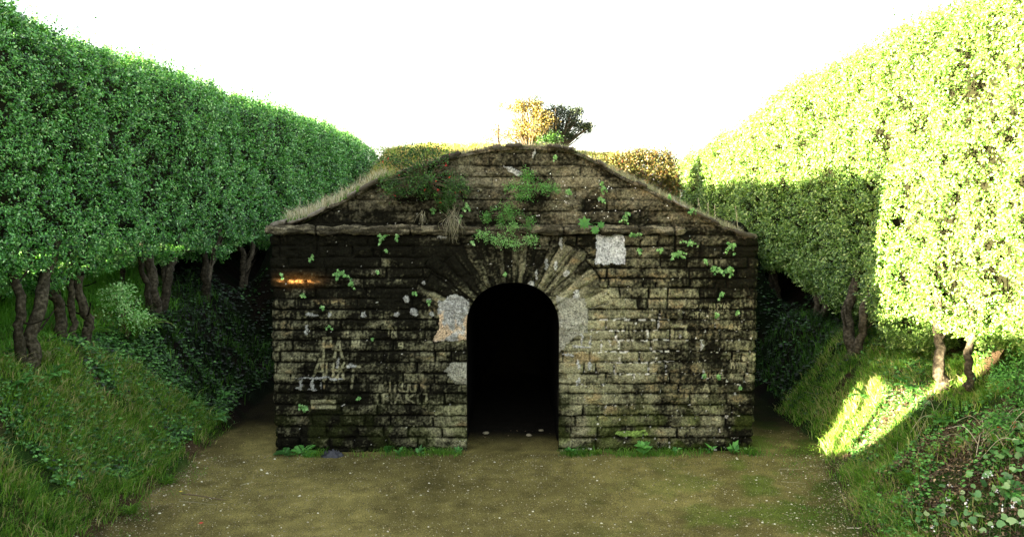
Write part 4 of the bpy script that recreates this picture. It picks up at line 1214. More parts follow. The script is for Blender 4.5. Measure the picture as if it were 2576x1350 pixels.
TUFTS = [(275, 1075, "lone grass tuft arching over bare soil half way up the left bank", .26, 60, .008),
         (430, 1215, "grass tuft hanging over the eroded lip of the left bank by the path", .20, 70, .007),
         (330, 1290, "grass tuft on the low left bank near the frame's bottom edge", .22, 60, .007),
         (120, 1180, "pale grass tuft on the grassy shoulder at the lower left", .24, 50, .007),
         (2290, 1215, "big coarse grass tuft at the edge of the path on the right", .30, 110, .008),
         (2260, 1120, "grass tuft between the two sunlit streaks of the right bank", .24, 80, .007),
         (2390, 1265, "loose grass tuft below the brown dead leaves on the right", .22, 60, .007),
         (2085, 985, "grass tuft crowning the right bank beside the black corridor", .28, 60, .008),
         (2240, 900, "tall grass clump rooted beside the splitting trunk", .42, 80, .010),
         (2400, 935, "tall grass blades under the sunlit crown near the slanting trunk", .34, 50, .009),
         (1110, 1128, "grass tuft at the wall foot left of the doorway", .13, 45, .006),
         (1880, 1130, "grass tuft at the right corner of the wall foot", .16, 50, .007),
         (1500, 1130, "short grass tuft at the wall foot right of the doorway", .12, 40, .006)]
for u, v, lb, L_, n_, w_ in TUFTS:
    p = on_bank(u, v, 1)
    if 1080 < v < 1140 and 700 < u < 1900:
        p = at(u, 1133, Y0 - .1); p[2] = gzf(p[0], p[1])
    sword(lb, p, n_, L_, M_grass, "grass_tuft", "grass tuft", w_, lean=(.0, -.25), tm=.55, group="single grass tufts")

# leafy shrub builder: stems + leaves on twig ends
def shrub(name, label, cat, base, blobs, mat, leaf, n, stem_r=.012, group=None, tm=.5, flowers=0, fmat=None, flat=.5, twigs=14, aspect=.5):
    """blobs: list of (centre, radii) that the foliage fills"""
    base = np.asarray(base, float)
    o = thing(name, label, cat, base, group)
    Gs = Geo(); Gl = Geo(); Gf = Geo()
    for c, r in blobs:
        c = np.asarray(c, float); r = np.asarray(r, float)
        vol = (r[0] * r[1] * r[2]) ** (1 / 3)
        for _ in range(twigs):
            e_ = c + rng.normal(size=3) * r * .45
            m = base + (e_ - base) * .5 + rng.normal(size=3) * vol * .15 + [0, 0, .1 * vol]
            tube(Gs, curve_pts([base + rng.normal(size=3) * .01, m, e_], 8), np.linspace(stem_r, stem_r * .2, 8), n=5, tint=.4, cap=False)
        # sprays: clusters of leaves around spray centres
        ns = max(3, n // 14)
        d = norm(rng.normal(size=(ns, 3))); sc = c + d * (rng.random(ns) ** .4)[:, None] * r
        out_ = norm(sc - c + np.array([0, 0, .2 * vol]) + rng.normal(size=(ns, 3)) * .3 * vol)
        for j in range(14):
            off = rng.normal(size=(ns, 3)) * leaf * 1.1
            D = norm(out_ + rng.normal(size=(ns, 3)) * .8)
            leaves(Gl, sc + off, D, norm(np.array([0, 0, 1.]) * flat + rng.normal(size=(ns, 3)) * .5 + [0, -.25, 0]), leaf * rng.uniform(.7, 1.3, ns), leaf * aspect, np.clip(rng.normal(tm, .2, ns), 0, 1))
        if flowers:
            k = flowers
            fp = c + norm(rng.normal(size=(k, 3)) - [0, .6, 0]) * r * rng.uniform(.7, 1.1, (k, 1))
            for j in range(4):
                leaves(Gf, fp + rng.normal(size=(k, 3)) * .006, rng.normal(size=(k, 3)) * .5 + [0, 0, -1], rng.normal(size=(k, 3)) + [0, -1, 0], np.full(k, .020), .011, rng.random(k))
    link("stems", Gs.mesh("stems", M_stem, smooth=True), o)
    link("leaves", Gl.mesh("leaves", mat), o)
    if flowers:
        link("blossoms", Gf.mesh("blossoms", fmat), o)
    return o

Yw = Y0 - .07
# the red-flowered shrub rooted in the gable
def wp(u, v, dy=0): return at(u, v, Y0 - .05 - dy)
shrub("fuchsia_shrub", "large dark layered shrub with red flowers spreading from the left of the gable", "shrub", wp(1075, 455),
      [(wp(1065, 376, .12), (.30, .16, .05)), (wp(1060, 388, .12), (.34, .16, .07)), (wp(985, 402, .10), (.25, .15, .05)), (wp(1060, 415, .15), (.38, .18, .06)), (wp(1020, 452, .2), (.28, .2, .07)),
       (wp(1100, 450, .22), (.32, .2, .07)), (wp(1000, 478, .18), (.20, .15, .06)), (wp(1075, 478, .2), (.24, .15, .06)), (wp(1155, 475, .15), (.12, .12, .06)), (wp(1120, 505, .1), (.08, .08, .07))],
      M_shrubleaf, .036, 420, stem_r=.009, flowers=2, fmat=M_red, tm=.35, twigs=7, aspect=.38)
shrub("wall_shrub", "feathery green shrub rooted below the white patch near the gable's middle", "shrub", wp(1330, 470),
      [(wp(1300, 470, .1), (.13, .1, .05)), (wp(1345, 468, .1), (.16, .1, .05)), (wp(1325, 490, .08), (.15, .1, .04)), (wp(1385, 475, .06), (.10, .06, .05)), (wp(1325, 440, .04), (.07, .05, .07))],
      M_fern, .026, 330, stem_r=.006, tm=.65, twigs=5, aspect=.35)
shrub("wall_shrub", "wispy green shrub hanging over the moulding above the keystones", "shrub", wp(1285, 545),
      [(wp(1270, 520, .08), (.14, .08, .05)), (wp(1290, 540, .1), (.12, .08, .06)), (wp(1262, 555, .06), (.06, .05, .08)), (wp(1330, 560, .06), (.05, .05, .1)), (wp(1225, 545, .05), (.05, .05, .06))],
      M_fern, .024, 260, stem_r=.005, tm=.6, twigs=5, aspect=.35)
shrub("wall_shrub", "trailing fern-leaved plant growing just above the keystones", "shrub", wp(1290, 585),
      [(wp(1215, 592, .1), (.09, .07, .035)), (wp(1250, 605, .1), (.12, .08, .045)), (wp(1290, 612, .1), (.12, .08, .04)), (wp(1335, 605, .08), (.10, .07, .05)), (wp(1285, 570, .06), (.06, .05, .1))],
      M_wallfern, .026, 230, stem_r=.005, tm=.5, twigs=5, aspect=.4)

# small plants in the wall's joints
def wall_plant(label, u, v, w, hgt, n=22, dy=0.0, mat=M_wallfern, leaf=.031):
    """sprays of small lobed leaves hanging out of a joint; w and hgt are its spread in metres"""
    b = at(u, v, Y0 + .02)
    o = thing("wall_plant", label, "wall plant", b, "small plants in the stone joints")
    Gs = Geo(); Gl = Geo()
    k = max(2, int(n / 6))
    for i in range(k):
        e_ = b + np.array([rng.uniform(-.5, .5) * w, -.05 - rng.random() * .06, rng.uniform(-.6, .4) * hgt])
        c = curve_pts([b, b + (e_ - b) * .5 + [0, -.03, .02], e_], 7)
        tube(Gs, c, np.linspace(.0028, .001, len(c)), n=4, tint=.3, cap=False)
        m = 6
        q = c[rng.integers(2, len(c), m)]
        D = rng.normal(size=(m, 3)) * [.8, .3, .7] + [0, -.3, -.45]
        N = rng.normal(size=(m, 3)) * .35 + [0, -.8, .6]
        L = leaf * rng.uniform(.7, 1.3, m); tn = np.clip(rng.normal(.5, .28, m), 0, 1)
        for da_ in (-.7, 0, .7):
            c_, s_ = math.cos(da_), math.sin(da_)
            D2 = np.stack([D[:, 0] * c_ - D[:, 2] * s_, D[:, 1], D[:, 0] * s_ + D[:, 2] * c_], 1)
            leaves(Gl, q, D2, N, L * (1 if da_ == 0 else .72), L * .42, tn)
    link("stems", Gs.mesh("stems", M_stem), o)
    link("leaves", Gl.mesh("leaves", mat), o)
WP = [(965, 600, .18, .16, 30, "bright fern plant under the moulding on the pale block, upper left of the wall"), (1000, 590, .06, .16, 12, "thin hanging sprig under the moulding beside the pale block"),
      (785, 648, .06, .10, 14, "small plant near the wall's upper left corner"), (970, 632, .05, .05, 6, "tiny sprig below the bright fern on the pale block"),
      (862, 690, .22, .14, 44, "largest bright leafy plant on the dark left half of the wall"), (888, 715, .10, .08, 16, "drooping leaf sprig just right below the largest left plant"),
      (952, 683, .05, .07, 8, "tiny plant between the largest left plant and the arch fan"), (712, 690, .07, .10, 12, "small plant lit by the orange sun fleck"),
      (765, 742, .08, .05, 10, "small weed below the orange sun fleck"), (815, 772, .04, .03, 6, "tiny weed above the carved letters"),
      (1045, 738, .05, .08, 10, "small weed left above the white plaster by the doorway"), (1080, 760, .07, .07, 10, "weed touching the small white plaster spots"),
      (830, 820, .09, .03, 8, "pair of tiny weeds on the course over the carved letters"), (940, 850, .06, .04, 6, "tiny weed right of the carved letters"),
      (760, 1020, .16, .10, 26, "green weed low on the wall's left end"), (1190, 612, .05, .06, 8, "tiny weed left of the keystone plant"),
      (1175, 515, .10, .14, 24, "leafy sprig hanging right of the red-flowered shrub"), (1142, 500, .05, .10, 12, "sprig dangling from the red-flowered shrub's edge"),
      (1090, 530, .10, .10, 16, "trailing plant below the red-flowered shrub"), (1160, 548, .05, .08, 10, "small sprig above the tuft of dry roots"),
      (1270, 690, .03, .06, 6, "tiny sprig inside the left arch stones"), (1375, 475, .06, .08, 12, "sprig right of the feathery gable shrub"),
      (1430, 485, .12, .08, 18, "pair of drooping sprigs in the middle of the gable's right half"), (1515, 470, .10, .16, 26, "upright leafy plant high on the gable's right slope"),
      (1510, 500, .12, .08, 18, "drooping leaves below the upright gable plant"), (1570, 545, .11, .14, 26, "leafy weed just above the moulding on the right"),
      (1395, 398, .10, .10, 14, "weed near the very top of the gable"), (1680, 500, .03, .06, 6, "small weed on the gable near the right slope"),
      (1740, 530, .12, .08, 18, "weed near the lower end of the right roof slope"), (1595, 592, .16, .07, 22, "bright leaves beside the top of the white panel"),
      (1605, 630, .07, .12, 14, "small fern right of the white panel"), (1660, 628, .10, .08, 14, "weed between the white panel and the wall's right end"),
      (1700, 640, .26, .10, 40, "widest leafy plant on the wall's upper right"), (1730, 610, .22, .06, 24, "row of small leaves above the widest right plant"),
      (1835, 620, .16, .18, 34, "fern plant on the wall's upper right corner"), (1775, 655, .10, .08, 12, "sprig between the widest right plant and the corner fern"),
      (1800, 680, .16, .12, 30, "left one of two bright tufts below the corner fern"), (1830, 678, .14, .12, 26, "right one of two bright tufts below the corner fern"),
      (1812, 740, .09, .07, 16, "star-shaped weed above the scratched names"), (1802, 792, .07, .05, 12, "star-shaped weed among the scratched names"),
      (1852, 785, .04, .03, 6, "tiny bright weed near the wall's right edge"), (1770, 944, .09, .02, 10, "line of tiny leaves in a joint, centre right of wall"),
      (1805, 946, .11, .03, 12, "line of tiny leaves in a joint beside the scratched letters"), (1860, 975, .04, .03, 6, "tiny weed low near the wall's right edge"),
      (905, 1000, .03, .03, 4, "pinpoint weed below the carved letters")]
for u, v, w, hh, n, lb in WP:
    wall_plant(lb, u, v, w, hh, int(n * 1.7))

# rosette plant with lobed leaves beside the moulding
b = at(1485, 563, Y0 - .06)
o = thing("lobed_leaf_plant", "plant with two broad lobed green leaves draped over the moulding", "wall plant", b)
G = Geo()
for (u, v, r) in ((1470, 560, .085), (1497, 578, .06), (1512, 565, .05)):
    c = at(u, v, Y0 - .13)
    for a in np.linspace(0, 2 * math.pi, 9)[:-1]:
        leaves(G, c[None], np.array([[math.cos(a), -.25, math.sin(a) - .2]]), np.array([[0, -1, .3]]), np.array([r]), np.array([r * .6]), np.array([.55 + rng.uniform(-.1, .1)]))
    tube(G, np.array([b, (b + c) / 2 + [0, 0, .02], c]), .003, n=5, tint=.4)
link("leaves", G.mesh("leaves", M_fern), o)

# hanging dry roots
o = thing("dry_root_tuft", "pale tuft of dry grass and roots hanging over the moulding", "dry grass tuft", at(1140, 560, Y0 - .05))
G = Geo()
for i in range(46):
    s0 = at(1140 + rng.normal() * 8, 545 + rng.normal() * 6, Y0 - .09)
    e_ = s0 + np.array([rng.normal() * .06, -.05 * rng.random(), -rng.uniform(.12, .30)])
    m = (s0 + e_) / 2 + np.array([rng.normal() * .03, -.07, .04])
    tube(G, curve_pts([s0, m, e_], 9), np.linspace(.0025, .001, 9), n=4, tint=rng.random(), cap=False)
for i in range(30):
    s0 = at(1140 + rng.normal() * 8, 545, Y0 - .09)
    e_ = s0 + np.array([rng.normal() * .05, -.05 * rng.random(), rng.uniform(.06, .16)])
    tube(G, curve_pts([s0, (s0 + e_) / 2 + rng.normal(size=3) * .01, e_], 6), np.linspace(.0022, .001, 6), n=4, tint=rng.random(), cap=False)
link("strands", G.mesh("strands", M_straw), o)
o = thing("dry_root_tuft", "small withered strands hanging on the moulding near the red-flowered shrub", "dry grass tuft", at(1066, 545, Y0 - .05))
G = Geo()
for i in range(16):
    s0 = at(1064 + rng.normal() * 4, 535 + rng.normal() * 5, Y0 - .09)
    e_ = s0 + np.array([rng.normal() * .03, -.04 * rng.random(), -rng.uniform(.08, .2)])
    tube(G, curve_pts([s0, (s0 + e_) / 2 + [0, -.03, .02], e_], 7), np.linspace(.0022, .001, 7), n=4, tint=rng.random(), cap=False)
link("strands", G.mesh("strands", M_straw), o)

# tiny daisies in the gable
G = Geo()
for i in range(70):
    if i < 35:
        u = rng.uniform(1150, 1720); v = rng.uniform(430, 555)
    else:
        u = rng.choice([1060, 1300, 1330, 1420, 1510]) + rng.normal() * 28; v = rng.uniform(455, 550)
    p = at(u, v, Y0 - .07)
    if p[2] > float(np.interp(p[0], OUT_X, OUT_Z)) - .06:
        continue
    round_leaves(G, p[None] + [[0, -.03 * rng.random(), 0]], np.array([[rng.normal() * .3, -1, .4]]), rng.uniform(.005, .009), np.array([rng.random()]), k=6)
link("daisy_flowers", G.mesh("daisy_flowers", M_white), kind="stuff")

# plants at the wall foot
def broad(name, label, u, v, n, L, mat, cat="plant", w=.4, Y=None, up=.8, lobed=False, tm=.5):
    p = at(u, v, Y if Y else Y0 - .12); p[2] = gzf(p[0], p[1])
    o = thing(name, label, cat, p)
    G = Geo()
    for i in range(n):
        a = rng.uniform(0, 6.283)
        d = np.array([math.cos(a), math.sin(a) * .6 - .3, up * rng.uniform(.5, 1.4)])
        if lobed:
            frond(G, p + [0, 0, .01], d, L * rng.uniform(.7, 1.1), L * .26, tm + rng.uniform(-.1, .15), npair=8, droop=.5)
        else:
            leaves(G, p[None] + rng.normal(size=(1, 3)) * [.02, .02, 0] + [0, 0, rng.random() * L * .6], d[None], np.array([[0, -.5, 1.]]), np.array([L * rng.uniform(.5, 1)]), np.array([L * w * rng.uniform(.7, 1.2)]), np.array([np.clip(tm + rng.normal() * .15, 0, 1)]))
    link("leaves", G.mesh("leaves", mat), o)
broad("broad_leaved_weed", "clump of rounded leaves at the wall foot below the green moss streak", 1615, 1130, 26, .16, M_fern, up=1.3, w=.55, tm=.7)
broad("broad_leaved_weed", "single-leaf weed at the wall foot between moss streak and right corner", 1790, 1135, 7, .11, M_fern, up=1.2)
broad("broad_leaved_weed", "leafy weed at the wall's right foot beside the grass tuft", 1845, 1135, 14, .13, M_fern, up=1.0)
broad("thistle", "jagged pale thistle rosette at the wall's left foot", 760, 1120, 9, .30, M_fern, lobed=True, up=.45, tm=.6)
broad("thistle", "jagged leaf standing upright against the wall foot left of the doorway", 975, 1125, 3, .24, M_fern, lobed=True, up=2.5, tm=.4)
broad("thistle", "low dark rosette just outside the wall's left corner", 715, 1130, 7, .22, M_fern, lobed=True, up=.5, tm=.3)
for i, (u, lb) in enumerate([(1000, "low weed right of the upright jagged leaf at wall foot"), (1055, "small leafy weed at the wall foot, midway to the doorway"), (1150, "small weed hugging the left door jamb"),
                             (1440, "small white-flecked weed right of the doorway jamb"), (1700, "low weed beneath the darkest part of the right wall foot")]):
    broad("small_weed", lb, u, 1133, 12, .085, M_fern, up=.9, tm=.5)

# right bank plants
p = on_bank(2555, 1010, 1)
shrub("red_flowered_shrub", "green shrub with small red flowers at the frame's right edge", "shrub", p,
      [(p + [-.05, -.1, .25], (.28, .25, .14)), (p + [.15, -.2, .05], (.3, .3, .14)), (p + [-.2, -.3, -.12], (.25, .22, .12)), (p + [.2, -.1, .5], (.25, .2, .14)), (p + [.1, -.5, -.3], (.3, .2, .12))],
      M_fern, .045, 900, stem_r=.008, flowers=5, fmat=M_red, tm=.6, twigs=8, aspect=.3)
p = on_bank(2435, 1120, 1)
shrub("leafy_sapling", "bright green pointed-leaf seedling in front of the dead sunlit stalks", "seedling", p, [(p + [0, -.05, .12], (.10, .08, .08)), (p + [.02, -.05, .02], (.1, .08, .06))], M_fern, .05, 70, stem_r=.004, tm=.75, twigs=3)
# round-leaved plants at bottom right
for (u, v, n, lb) in [(2480, 1270, 34, "patch of round pale leaves climbing from the bottom right corner"), (2540, 1170, 24, "upper group of round grey-green leaves over the dead leaves at right"),
                      (2375, 1310, 12, "small group of round pale leaves near the bottom edge, right of the path"), (2550, 1340, 26, "round-leaved clump with white flowers in the bottom right corner")]:
    p = on_bank(u, v, 1)
    o = thing("round_leaved_plant", lb, "plant", p, "round-leaved plants on the right bank")
    G = Geo()
    q = p + rng.normal(size=(n, 3)) * [.14, .14, 0]
    q[:, 2] = ground_z(q[:, 0], q[:, 1]) + rng.uniform(.04, .16, n)
    round_leaves(G, q, rng.normal(size=(n, 3)) * .35 + [-.2, -.6, .9], rng.uniform(.018, .040, n), np.clip(rng.normal(.5, .28, n), 0, 1))
    for a in q:
        tube(G, np.array([[a[0] + .01, a[1] + .02, gzf(a[0], a[1]) - .01], (a + [0, 0, -.02])]), .0018, n=4, tint=.6, cap=False)
    link("leaves", G.mesh("leaves", M_round), o)
    if v > 1250:
        G = Geo(); m = 9 if v > 1330 else 4
        f = p + rng.normal(size=(m, 3)) * [.12, .1, 0]; f[:, 2] = ground_z(f[:, 0], f[:, 1]) + rng.uniform(.10, .2, m)
        for j in range(5):
            round_leaves(G, f + rng.normal(size=(m, 3)) * .012, rng.normal(size=(m, 3)) + [0, -1, 1], .009, rng.random(m), k=6)
        link("blossoms", G.mesh("blossoms", M_white), o)
# dead stalks
for (u, v, n, L, lb, nm) in [(2480, 1110, 26, .45, "heap of sunlit dry stalks below the slanting trunk", "dry_stalks"), (2330, 1090, 10, .4, "thin dry stalks bending over the brown hollow", "dry_stalks")]:
    p = on_bank(u, v, 1); o = thing(nm, lb, "dry stalks", p, "dry stalks on the right bank"); G = Geo()
    for i in range(n):
        a = rng.uniform(0, 6.28); s0 = p + rng.normal(size=3) * [.1, .1, .0]; s0[2] = gzf(s0[0], s0[1])
        e_ = s0 + np.array([math.cos(a) * L * .7, math.sin(a) * L * .5, rng.uniform(.02, .22)]); e_[2] = max(e_[2], gzf(e_[0], e_[1]) + .02)
        tube(G, curve_pts([s0, (s0 + e_) / 2 + [0, 0, .1], e_], 9), np.linspace(.004, .0015, 9), n=5, tint=rng.random(), cap=False)
    link("stalks", G.mesh("stalks", M_straw), o)

# leafy saplings on the left between trunks
p = on_bank(320, 850, 1)
shrub("leafy_sapling", "round pale-green leafy sapling between the second and third trunks", "sapling", p, [(p + [0, -.05, .42], (.28, .22, .2)), (p + [.12, 0, .2], (.2, .16, .12)), (p + [-.1, 0, .62], (.2, .16, .1))],
      M_leaf, .034, 560, stem_r=.007, tm=.85, twigs=6, aspect=.6)
p = on_bank(120, 905, 1)
sword("flowering grass with pale seed heads below the thick trio of stems", p, 26, .32, M_straw, "seeding_grass", "grass tuft", .005, tm=.6, group="single grass tufts")

# roof plants: tall stalks at both slopes
STK = [(752, 500, 560, "pale dry stalk at the far left of the roof edge"), (775, 505, 552, "slender dry stalk beside the leftmost one on the roof edge"), (908, 440, 470, "forked dry stalk on the upper left roof slope"),
       (1712, 480, 545, "first dry seed stalk on the right roof slope, counted downhill"), (1760, 500, 560, "second dry seed stalk on the right roof slope, counted downhill"),
       (1800, 515, 570, "third dry seed stalk on the right roof slope, counted downhill"), (1858, 520, 580, "lowest tall seed stalk at the right end of the roof"), (1778, 510, 560, "thin leaning seed stalk between the second and third ones")]
for u, v0, v1, lb in STK:
    b = at(u, v1, Y0 + .12); b[2] = float(np.interp(b[0], OUT_X, OUT_Z)) - .02
    t_ = at(u + rng.normal() * 4, v0, Y0 + .12)
    o = thing("dry_seed_stalk", lb, "dry stalk", b, "dry stalks on the roof edge"); G = Geo()
    tube(G, curve_pts([b, (b + t_) / 2 + rng.normal(size=3) * .008, t_], 10), np.linspace(.004, .0018, 10), n=5, tint=.8)
    m = 26
    q = b + (t_ - b) * rng.uniform(.55, 1, (m, 1))
    leaves(G, q, rng.normal(size=(m, 3)) * .4 + [0, 0, 1], rng.normal(size=(m, 3)), rng.uniform(.015, .03, m), .005, rng.uniform(.5, 1, m))
    link("stalk", G.mesh("stalk", M_straw), o)

# bushes behind, on the crown of the mound
def rz(x, y): return float(roof_z(np.array([x]), np.array([y]))[0])
YB = 25.0
c = lambda u, v, dy=0: at(u, v, YB + dy)
b = c(1330, 365); b[2] = rz(b[0], YB) - .05
shrub("golden_bush", "tall sunlit golden-leaved bush behind the top of the gable", "bush", b,
      [(c(1300, 270), (.35, .4, .16)), (c(1330, 262), (.38, .4, .18)), (c(1355, 285), (.3, .4, .2)), (c(1310, 310), (.35, .4, .25)), (c(1345, 320, -.3), (.4, .4, .25)), (c(1290, 340), (.45, .4, .18)), (c(1350, 345), (.4, .4, .15)), (c(1380, 310, .2), (.3, .3, .25))],
      M_bush_gold, .07, 620, stem_r=.03, tm=.5, twigs=7, flat=.2)
b = c(1390, 360, .6); b[2] = rz(b[0], YB + .6) - .05
shrub("dark_bush", "near-black windswept bush leaning right behind the golden one", "bush", b,
      [(c(1400, 275, .6), (.28, .35, .12)), (c(1425, 285, .6), (.30, .35, .15)), (c(1395, 300, .7), (.28, .35, .16)), (c(1450, 282, .6), (.22, .3, .08)), (c(1440, 305, .6), (.25, .3, .12)), (c(1462, 318, .6), (.20, .3, .07)),
       (c(1410, 325, .6), (.25, .3, .12)), (c(1435, 340, .6), (.22, .25, .07)), (c(1480, 322, .6), (.10, .2, .04)), (c(1350, 262, .7), (.18, .3, .12)), (c(1365, 290, .7), (.14, .3, .14))],
      M_bush_dark, .07, 520, stem_r=.035, tm=.4, twigs=8, flat=.1)
b = c(1390, 362, -.3); b[2] = rz(b[0], YB - .3) - .05
shrub("low_green_bush", "low green bush under the dark windswept one", "bush", b, [(c(1395, 345, -.3), (.3, .3, .1)), (c(1360, 352, -.3), (.2, .3, .06)), (c(1375, 352, -.3), (.35, .3, .08))], M_shrubleaf, .06, 350, stem_r=.015, tm=.4, twigs=5)
b = c(1255, 362); b[2] = rz(b[0], YB) - .05
shrub("slender_sapling", "thin crooked sapling with a small leaf tuft left of the golden bush", "sapling", b, [(c(1257, 265), (.10, .12, .16)), (c(1250, 330), (.16, .15, .12)), (c(1225, 350), (.25, .2, .08))], M_bush_gold, .06, 150, stem_r=.018, tm=.4, twigs=3)
YB2 = 20.5
c2 = lambda u, v, dy=0: at(u, v, YB2 + dy)
b = c2(1600, 470); b[2] = rz(b[0], YB2) - .1
shrub("rust_coloured_bush", "broad bush with rust-red and yellow leaves behind the right roof slope", "bush", b,
      [(c2(1560, 405), (.4, .5, .2)), (c2(1610, 395), (.45, .5, .18)), (c2(1655, 400), (.4, .5, .2)), (c2(1680, 430), (.25, .5, .3)), (c2(1630, 440), (.5, .5, .3)), (c2(1570, 445), (.4, .5, .25)), (c2(1690, 465), (.18, .4, .25)), (c2(1600, 480), (.7, .5, .25)), (c2(1650, 490), (.5, .5, .25)), (c2(1560, 430), (.5, .5, .3)), (c2(1640, 455), (.6, .4, .3))],
      M_bush_rust, .065, 1500, stem_r=.03, tm=.5, twigs=7, flat=.2)
b = c2(1515, 420); b[2] = rz(b[0], YB2) - .1
shrub("low_dark_bush", "low bushy growth between the gable's crest and the rust-coloured bush", "bush", b, [(c2(1500, 402), (.3, .4, .12)), (c2(1525, 415), (.35, .4, .14))], M_bush_rust, .06, 300, stem_r=.012, tm=.25, twigs=5)
b = at(985, 372, 26); b[2] = rz(b[0], 26) - .05
shrub("low_golden_bush", "low golden-green bush above the red-flowered shrub on the mound's crest", "bush", b, [(at(1000, 380, 26), (.7, .5, .16)), (at(1080, 375, 26), (.7, .5, .14)), (at(1160, 372, 26), (.6, .5, .1))], M_leafR, .06, 700, stem_r=.012, tm=.7, twigs=5)
# bare reddish twigs over the crest
for (u0, v0, u1, v1, lb) in [(985, 362, 940, 342, "bare twig pointing left above the golden crest"), (1010, 362, 1050, 338, "bare twig slanting right above the golden crest"), (1070, 360, 1085, 345, "short bare twig in the middle of the golden crest"), (1112, 360, 1122, 338, "small upright twig at the right of the golden crest")]:
    b = at(u0, v0 + 6, 26.5); b[2] = rz(b[0], 26.5); t_ = at(u1, v1, 26.5)
    o = thing("bare_twig", lb, "twig", b, "bare twigs above the crest"); G = Geo()
    tube(G, curve_pts([b, (b + t_) / 2 + [0, 0, .05], t_], 10), np.linspace(.014, .005, 10), n=5, tint=.5)
    m = 24; q = b + (t_ - b) * rng.uniform(.3, 1, (m, 1)) + rng.normal(size=(m, 3)) * .03
    leaves(G, q, rng.normal(size=(m, 3)) + [0, 0, .4], rng.normal(size=(m, 3)), .06, .02, rng.random(m), mi=1)
    link("twig", G.mesh("twig", [M_stem, M_bush_rust]), o)

# ------------------------------------------------------------------ small things on the ground
def gpt(u, v):
    return on_bank(u, v, 1)
# crumpled dark cloth by the wall
b = at(835, 1122, Y0 - .16); b[2] = gzf(b[0], b[1])
th = np.linspace(0, 2 * math.pi, 41)[:-1]; rr_ = np.linspace(0, 1, 12)
TH, RR = np.meshgrid(th, rr_)
hgt_ = (1 - RR ** 2) * .045 + .06 * (np.abs(fbm(np.cos(TH) * RR * 3 + 5, np.sin(TH) * RR * 3 + 5, seed=601) - .5)) * 4 * (1 - RR ** 4)
R2 = RR * (.85 + .4 * (vnoise(np.cos(TH) * 2 + 5, np.sin(TH) * 2 + 5, seed=602) - .5))
Vb = np.stack([b[0] + np.cos(TH) * R2 * .17, b[1] + np.sin(TH) * R2 * .10, b[2] - .01 + hgt_], -1)
ii = np.arange(TH.size).reshape(TH.shape); jj = np.roll(ii, -1, 1)
Fb = np.stack([ii[:-1], jj[:-1], jj[1:], ii[1:]], -1).reshape(-1, 4)
me = mesh_from("discarded_cloth", Vb.reshape(-1, 3), Fb, M_bag, {"tint": np.clip(fbm(Vb[..., 0] * 20, Vb[..., 2] * 25, seed=603).ravel() * 1.6 - .5, 0, 1)})
link("discarded_cloth", me, label="crumpled dark grey cloth lying at the wall's left foot", category="cloth")

def stick(label, u0, v0, u1, v1, r, mat=M_straw, tint=.5):
    a = gpt(u0, v0); b_ = gpt(u1, v1)
    n_ = 12; t = np.linspace(0, 1, n_)[:, None]; p = a + (b_ - a) * t
    p[:, 2] = ground_z(p[:, 0], p[:, 1]) + r * .8; p[:, 1] += .012 * np.sin(t[:, 0] * 5)
    G = Geo(); tube(G, p, np.linspace(r, r * .5, n_), n=6, tint=tint)
    link("stick", G.mesh("stick", mat), label=label, category="stick", group="sticks lying on the path")
stick("long brown stick lying across the path's left side", 458, 1243, 570, 1258, .008, M_stem, .8)
stick("thin pale stick just beneath the long brown stick", 450, 1262, 540, 1268, .004)
stick("short pale stick on the path near the left bank's foot", 605, 1222, 640, 1212, .004)
stick("thin pale stick on the path's right edge, upper one of two", 1960, 1180, 2020, 1180, .004)
stick("thin pale stick on the path's right edge, lower one of two", 1965, 1212, 2025, 1215, .004)
stick("curved twig at the path's right border near the bottom edge", 2130, 1330, 2190, 1312, .005, M_straw, .9)

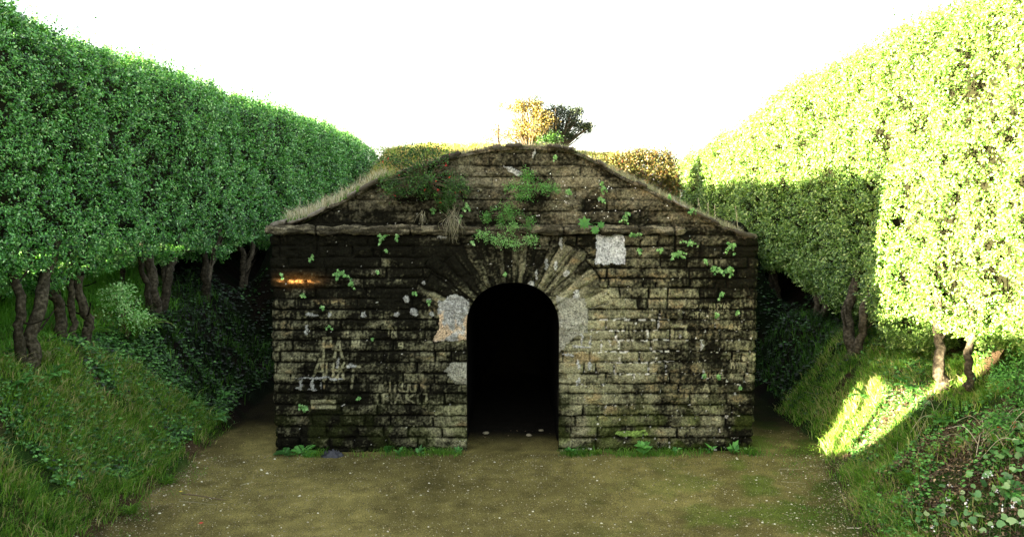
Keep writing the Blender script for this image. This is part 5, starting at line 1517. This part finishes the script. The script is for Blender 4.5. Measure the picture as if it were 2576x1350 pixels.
def pebble(label, u, v, r, mat=M_pebble, tint=.95, name="white_pebble", cat="stone", group="pale stones on the path"):
    p = gpt(u, v); G = Geo(); stone(G, (p[0], p[1], p[2] + r * .2), r, tint, flat=.5)
    link(name, G.mesh(name, mat, smooth=False), label=label, category=cat, group=group)
pebble("white stone on the path near the bottom left bank", 402, 1291, .016)
pebble("small white flake on the path above the left bank's lip", 497, 1175, .013)
pebble("flat white stone on the path left of the thistle", 672, 1190, .016)
pebble("round tan stone on the lower right of the path, left one of two", 1838, 1297, .012, tint=.7)
pebble("round tan stone on the lower right of the path, right one of two", 1980, 1295, .012, tint=.7)
pebble("white stone on the path below the wall's right corner", 1893, 1186, .015)
pebble("pale stone lying by the right bank under the sunlit grass", 2150, 1252, .016, tint=.8)
pebble("white flake on the path left of the doorway", 965, 1165, .010)
pebble("white chip before the white-flecked weed right of the doorway", 1465, 1140, .014)
for (u, v, r, lb) in [(1222, 1090, .05, "flat rubble stone on the dark tunnel floor at left"), (1330, 1095, .045, "flat rubble stone on the dark tunnel floor at centre right"), (1362, 1083, .04, "rubble stone deep inside beside the right tunnel wall")]:
    p = on_bank(u, v)
    G = Geo(); stone(G, (p[0], p[1], p[2] + r * .2), r, .55, flat=.4)
    link("rubble_stone", G.mesh("rubble_stone", M_pebble), label=lb, category="stone", group="stones on the tunnel floor")
# red petals and a yellow flower dropped on the path
p = gpt(506, 1318); G = Geo()
for j in range(5):
    leaves(G, p[None] + [[0, 0, .012]], np.array([[math.cos(j * 1.26), math.sin(j * 1.26), .35]]), np.array([[0, 0, 1.]]), np.array([.026]), np.array([.022]), np.array([rng.random()]))
link("fallen_flower", G.mesh("fallen_flower", M_red), label="small red flower fallen on the path at lower left", category="flower")
M_yel = ramp_mat("yellow_petal", [(0, (.6, .45, .02)), (1, (.8, .6, .05))], rough=.6)
p = gpt(455, 1238); G = Geo()
for j in range(5):
    leaves(G, p[None] + [[0, 0, .012]], np.array([[math.cos(j * 1.26), math.sin(j * 1.26), .35]]), np.array([[0, 0, 1.]]), np.array([.02]), np.array([.018]), np.array([rng.random()]))
link("fallen_flower", G.mesh("fallen_flower", M_yel), label="tiny yellow flower beside the long brown stick", category="flower")
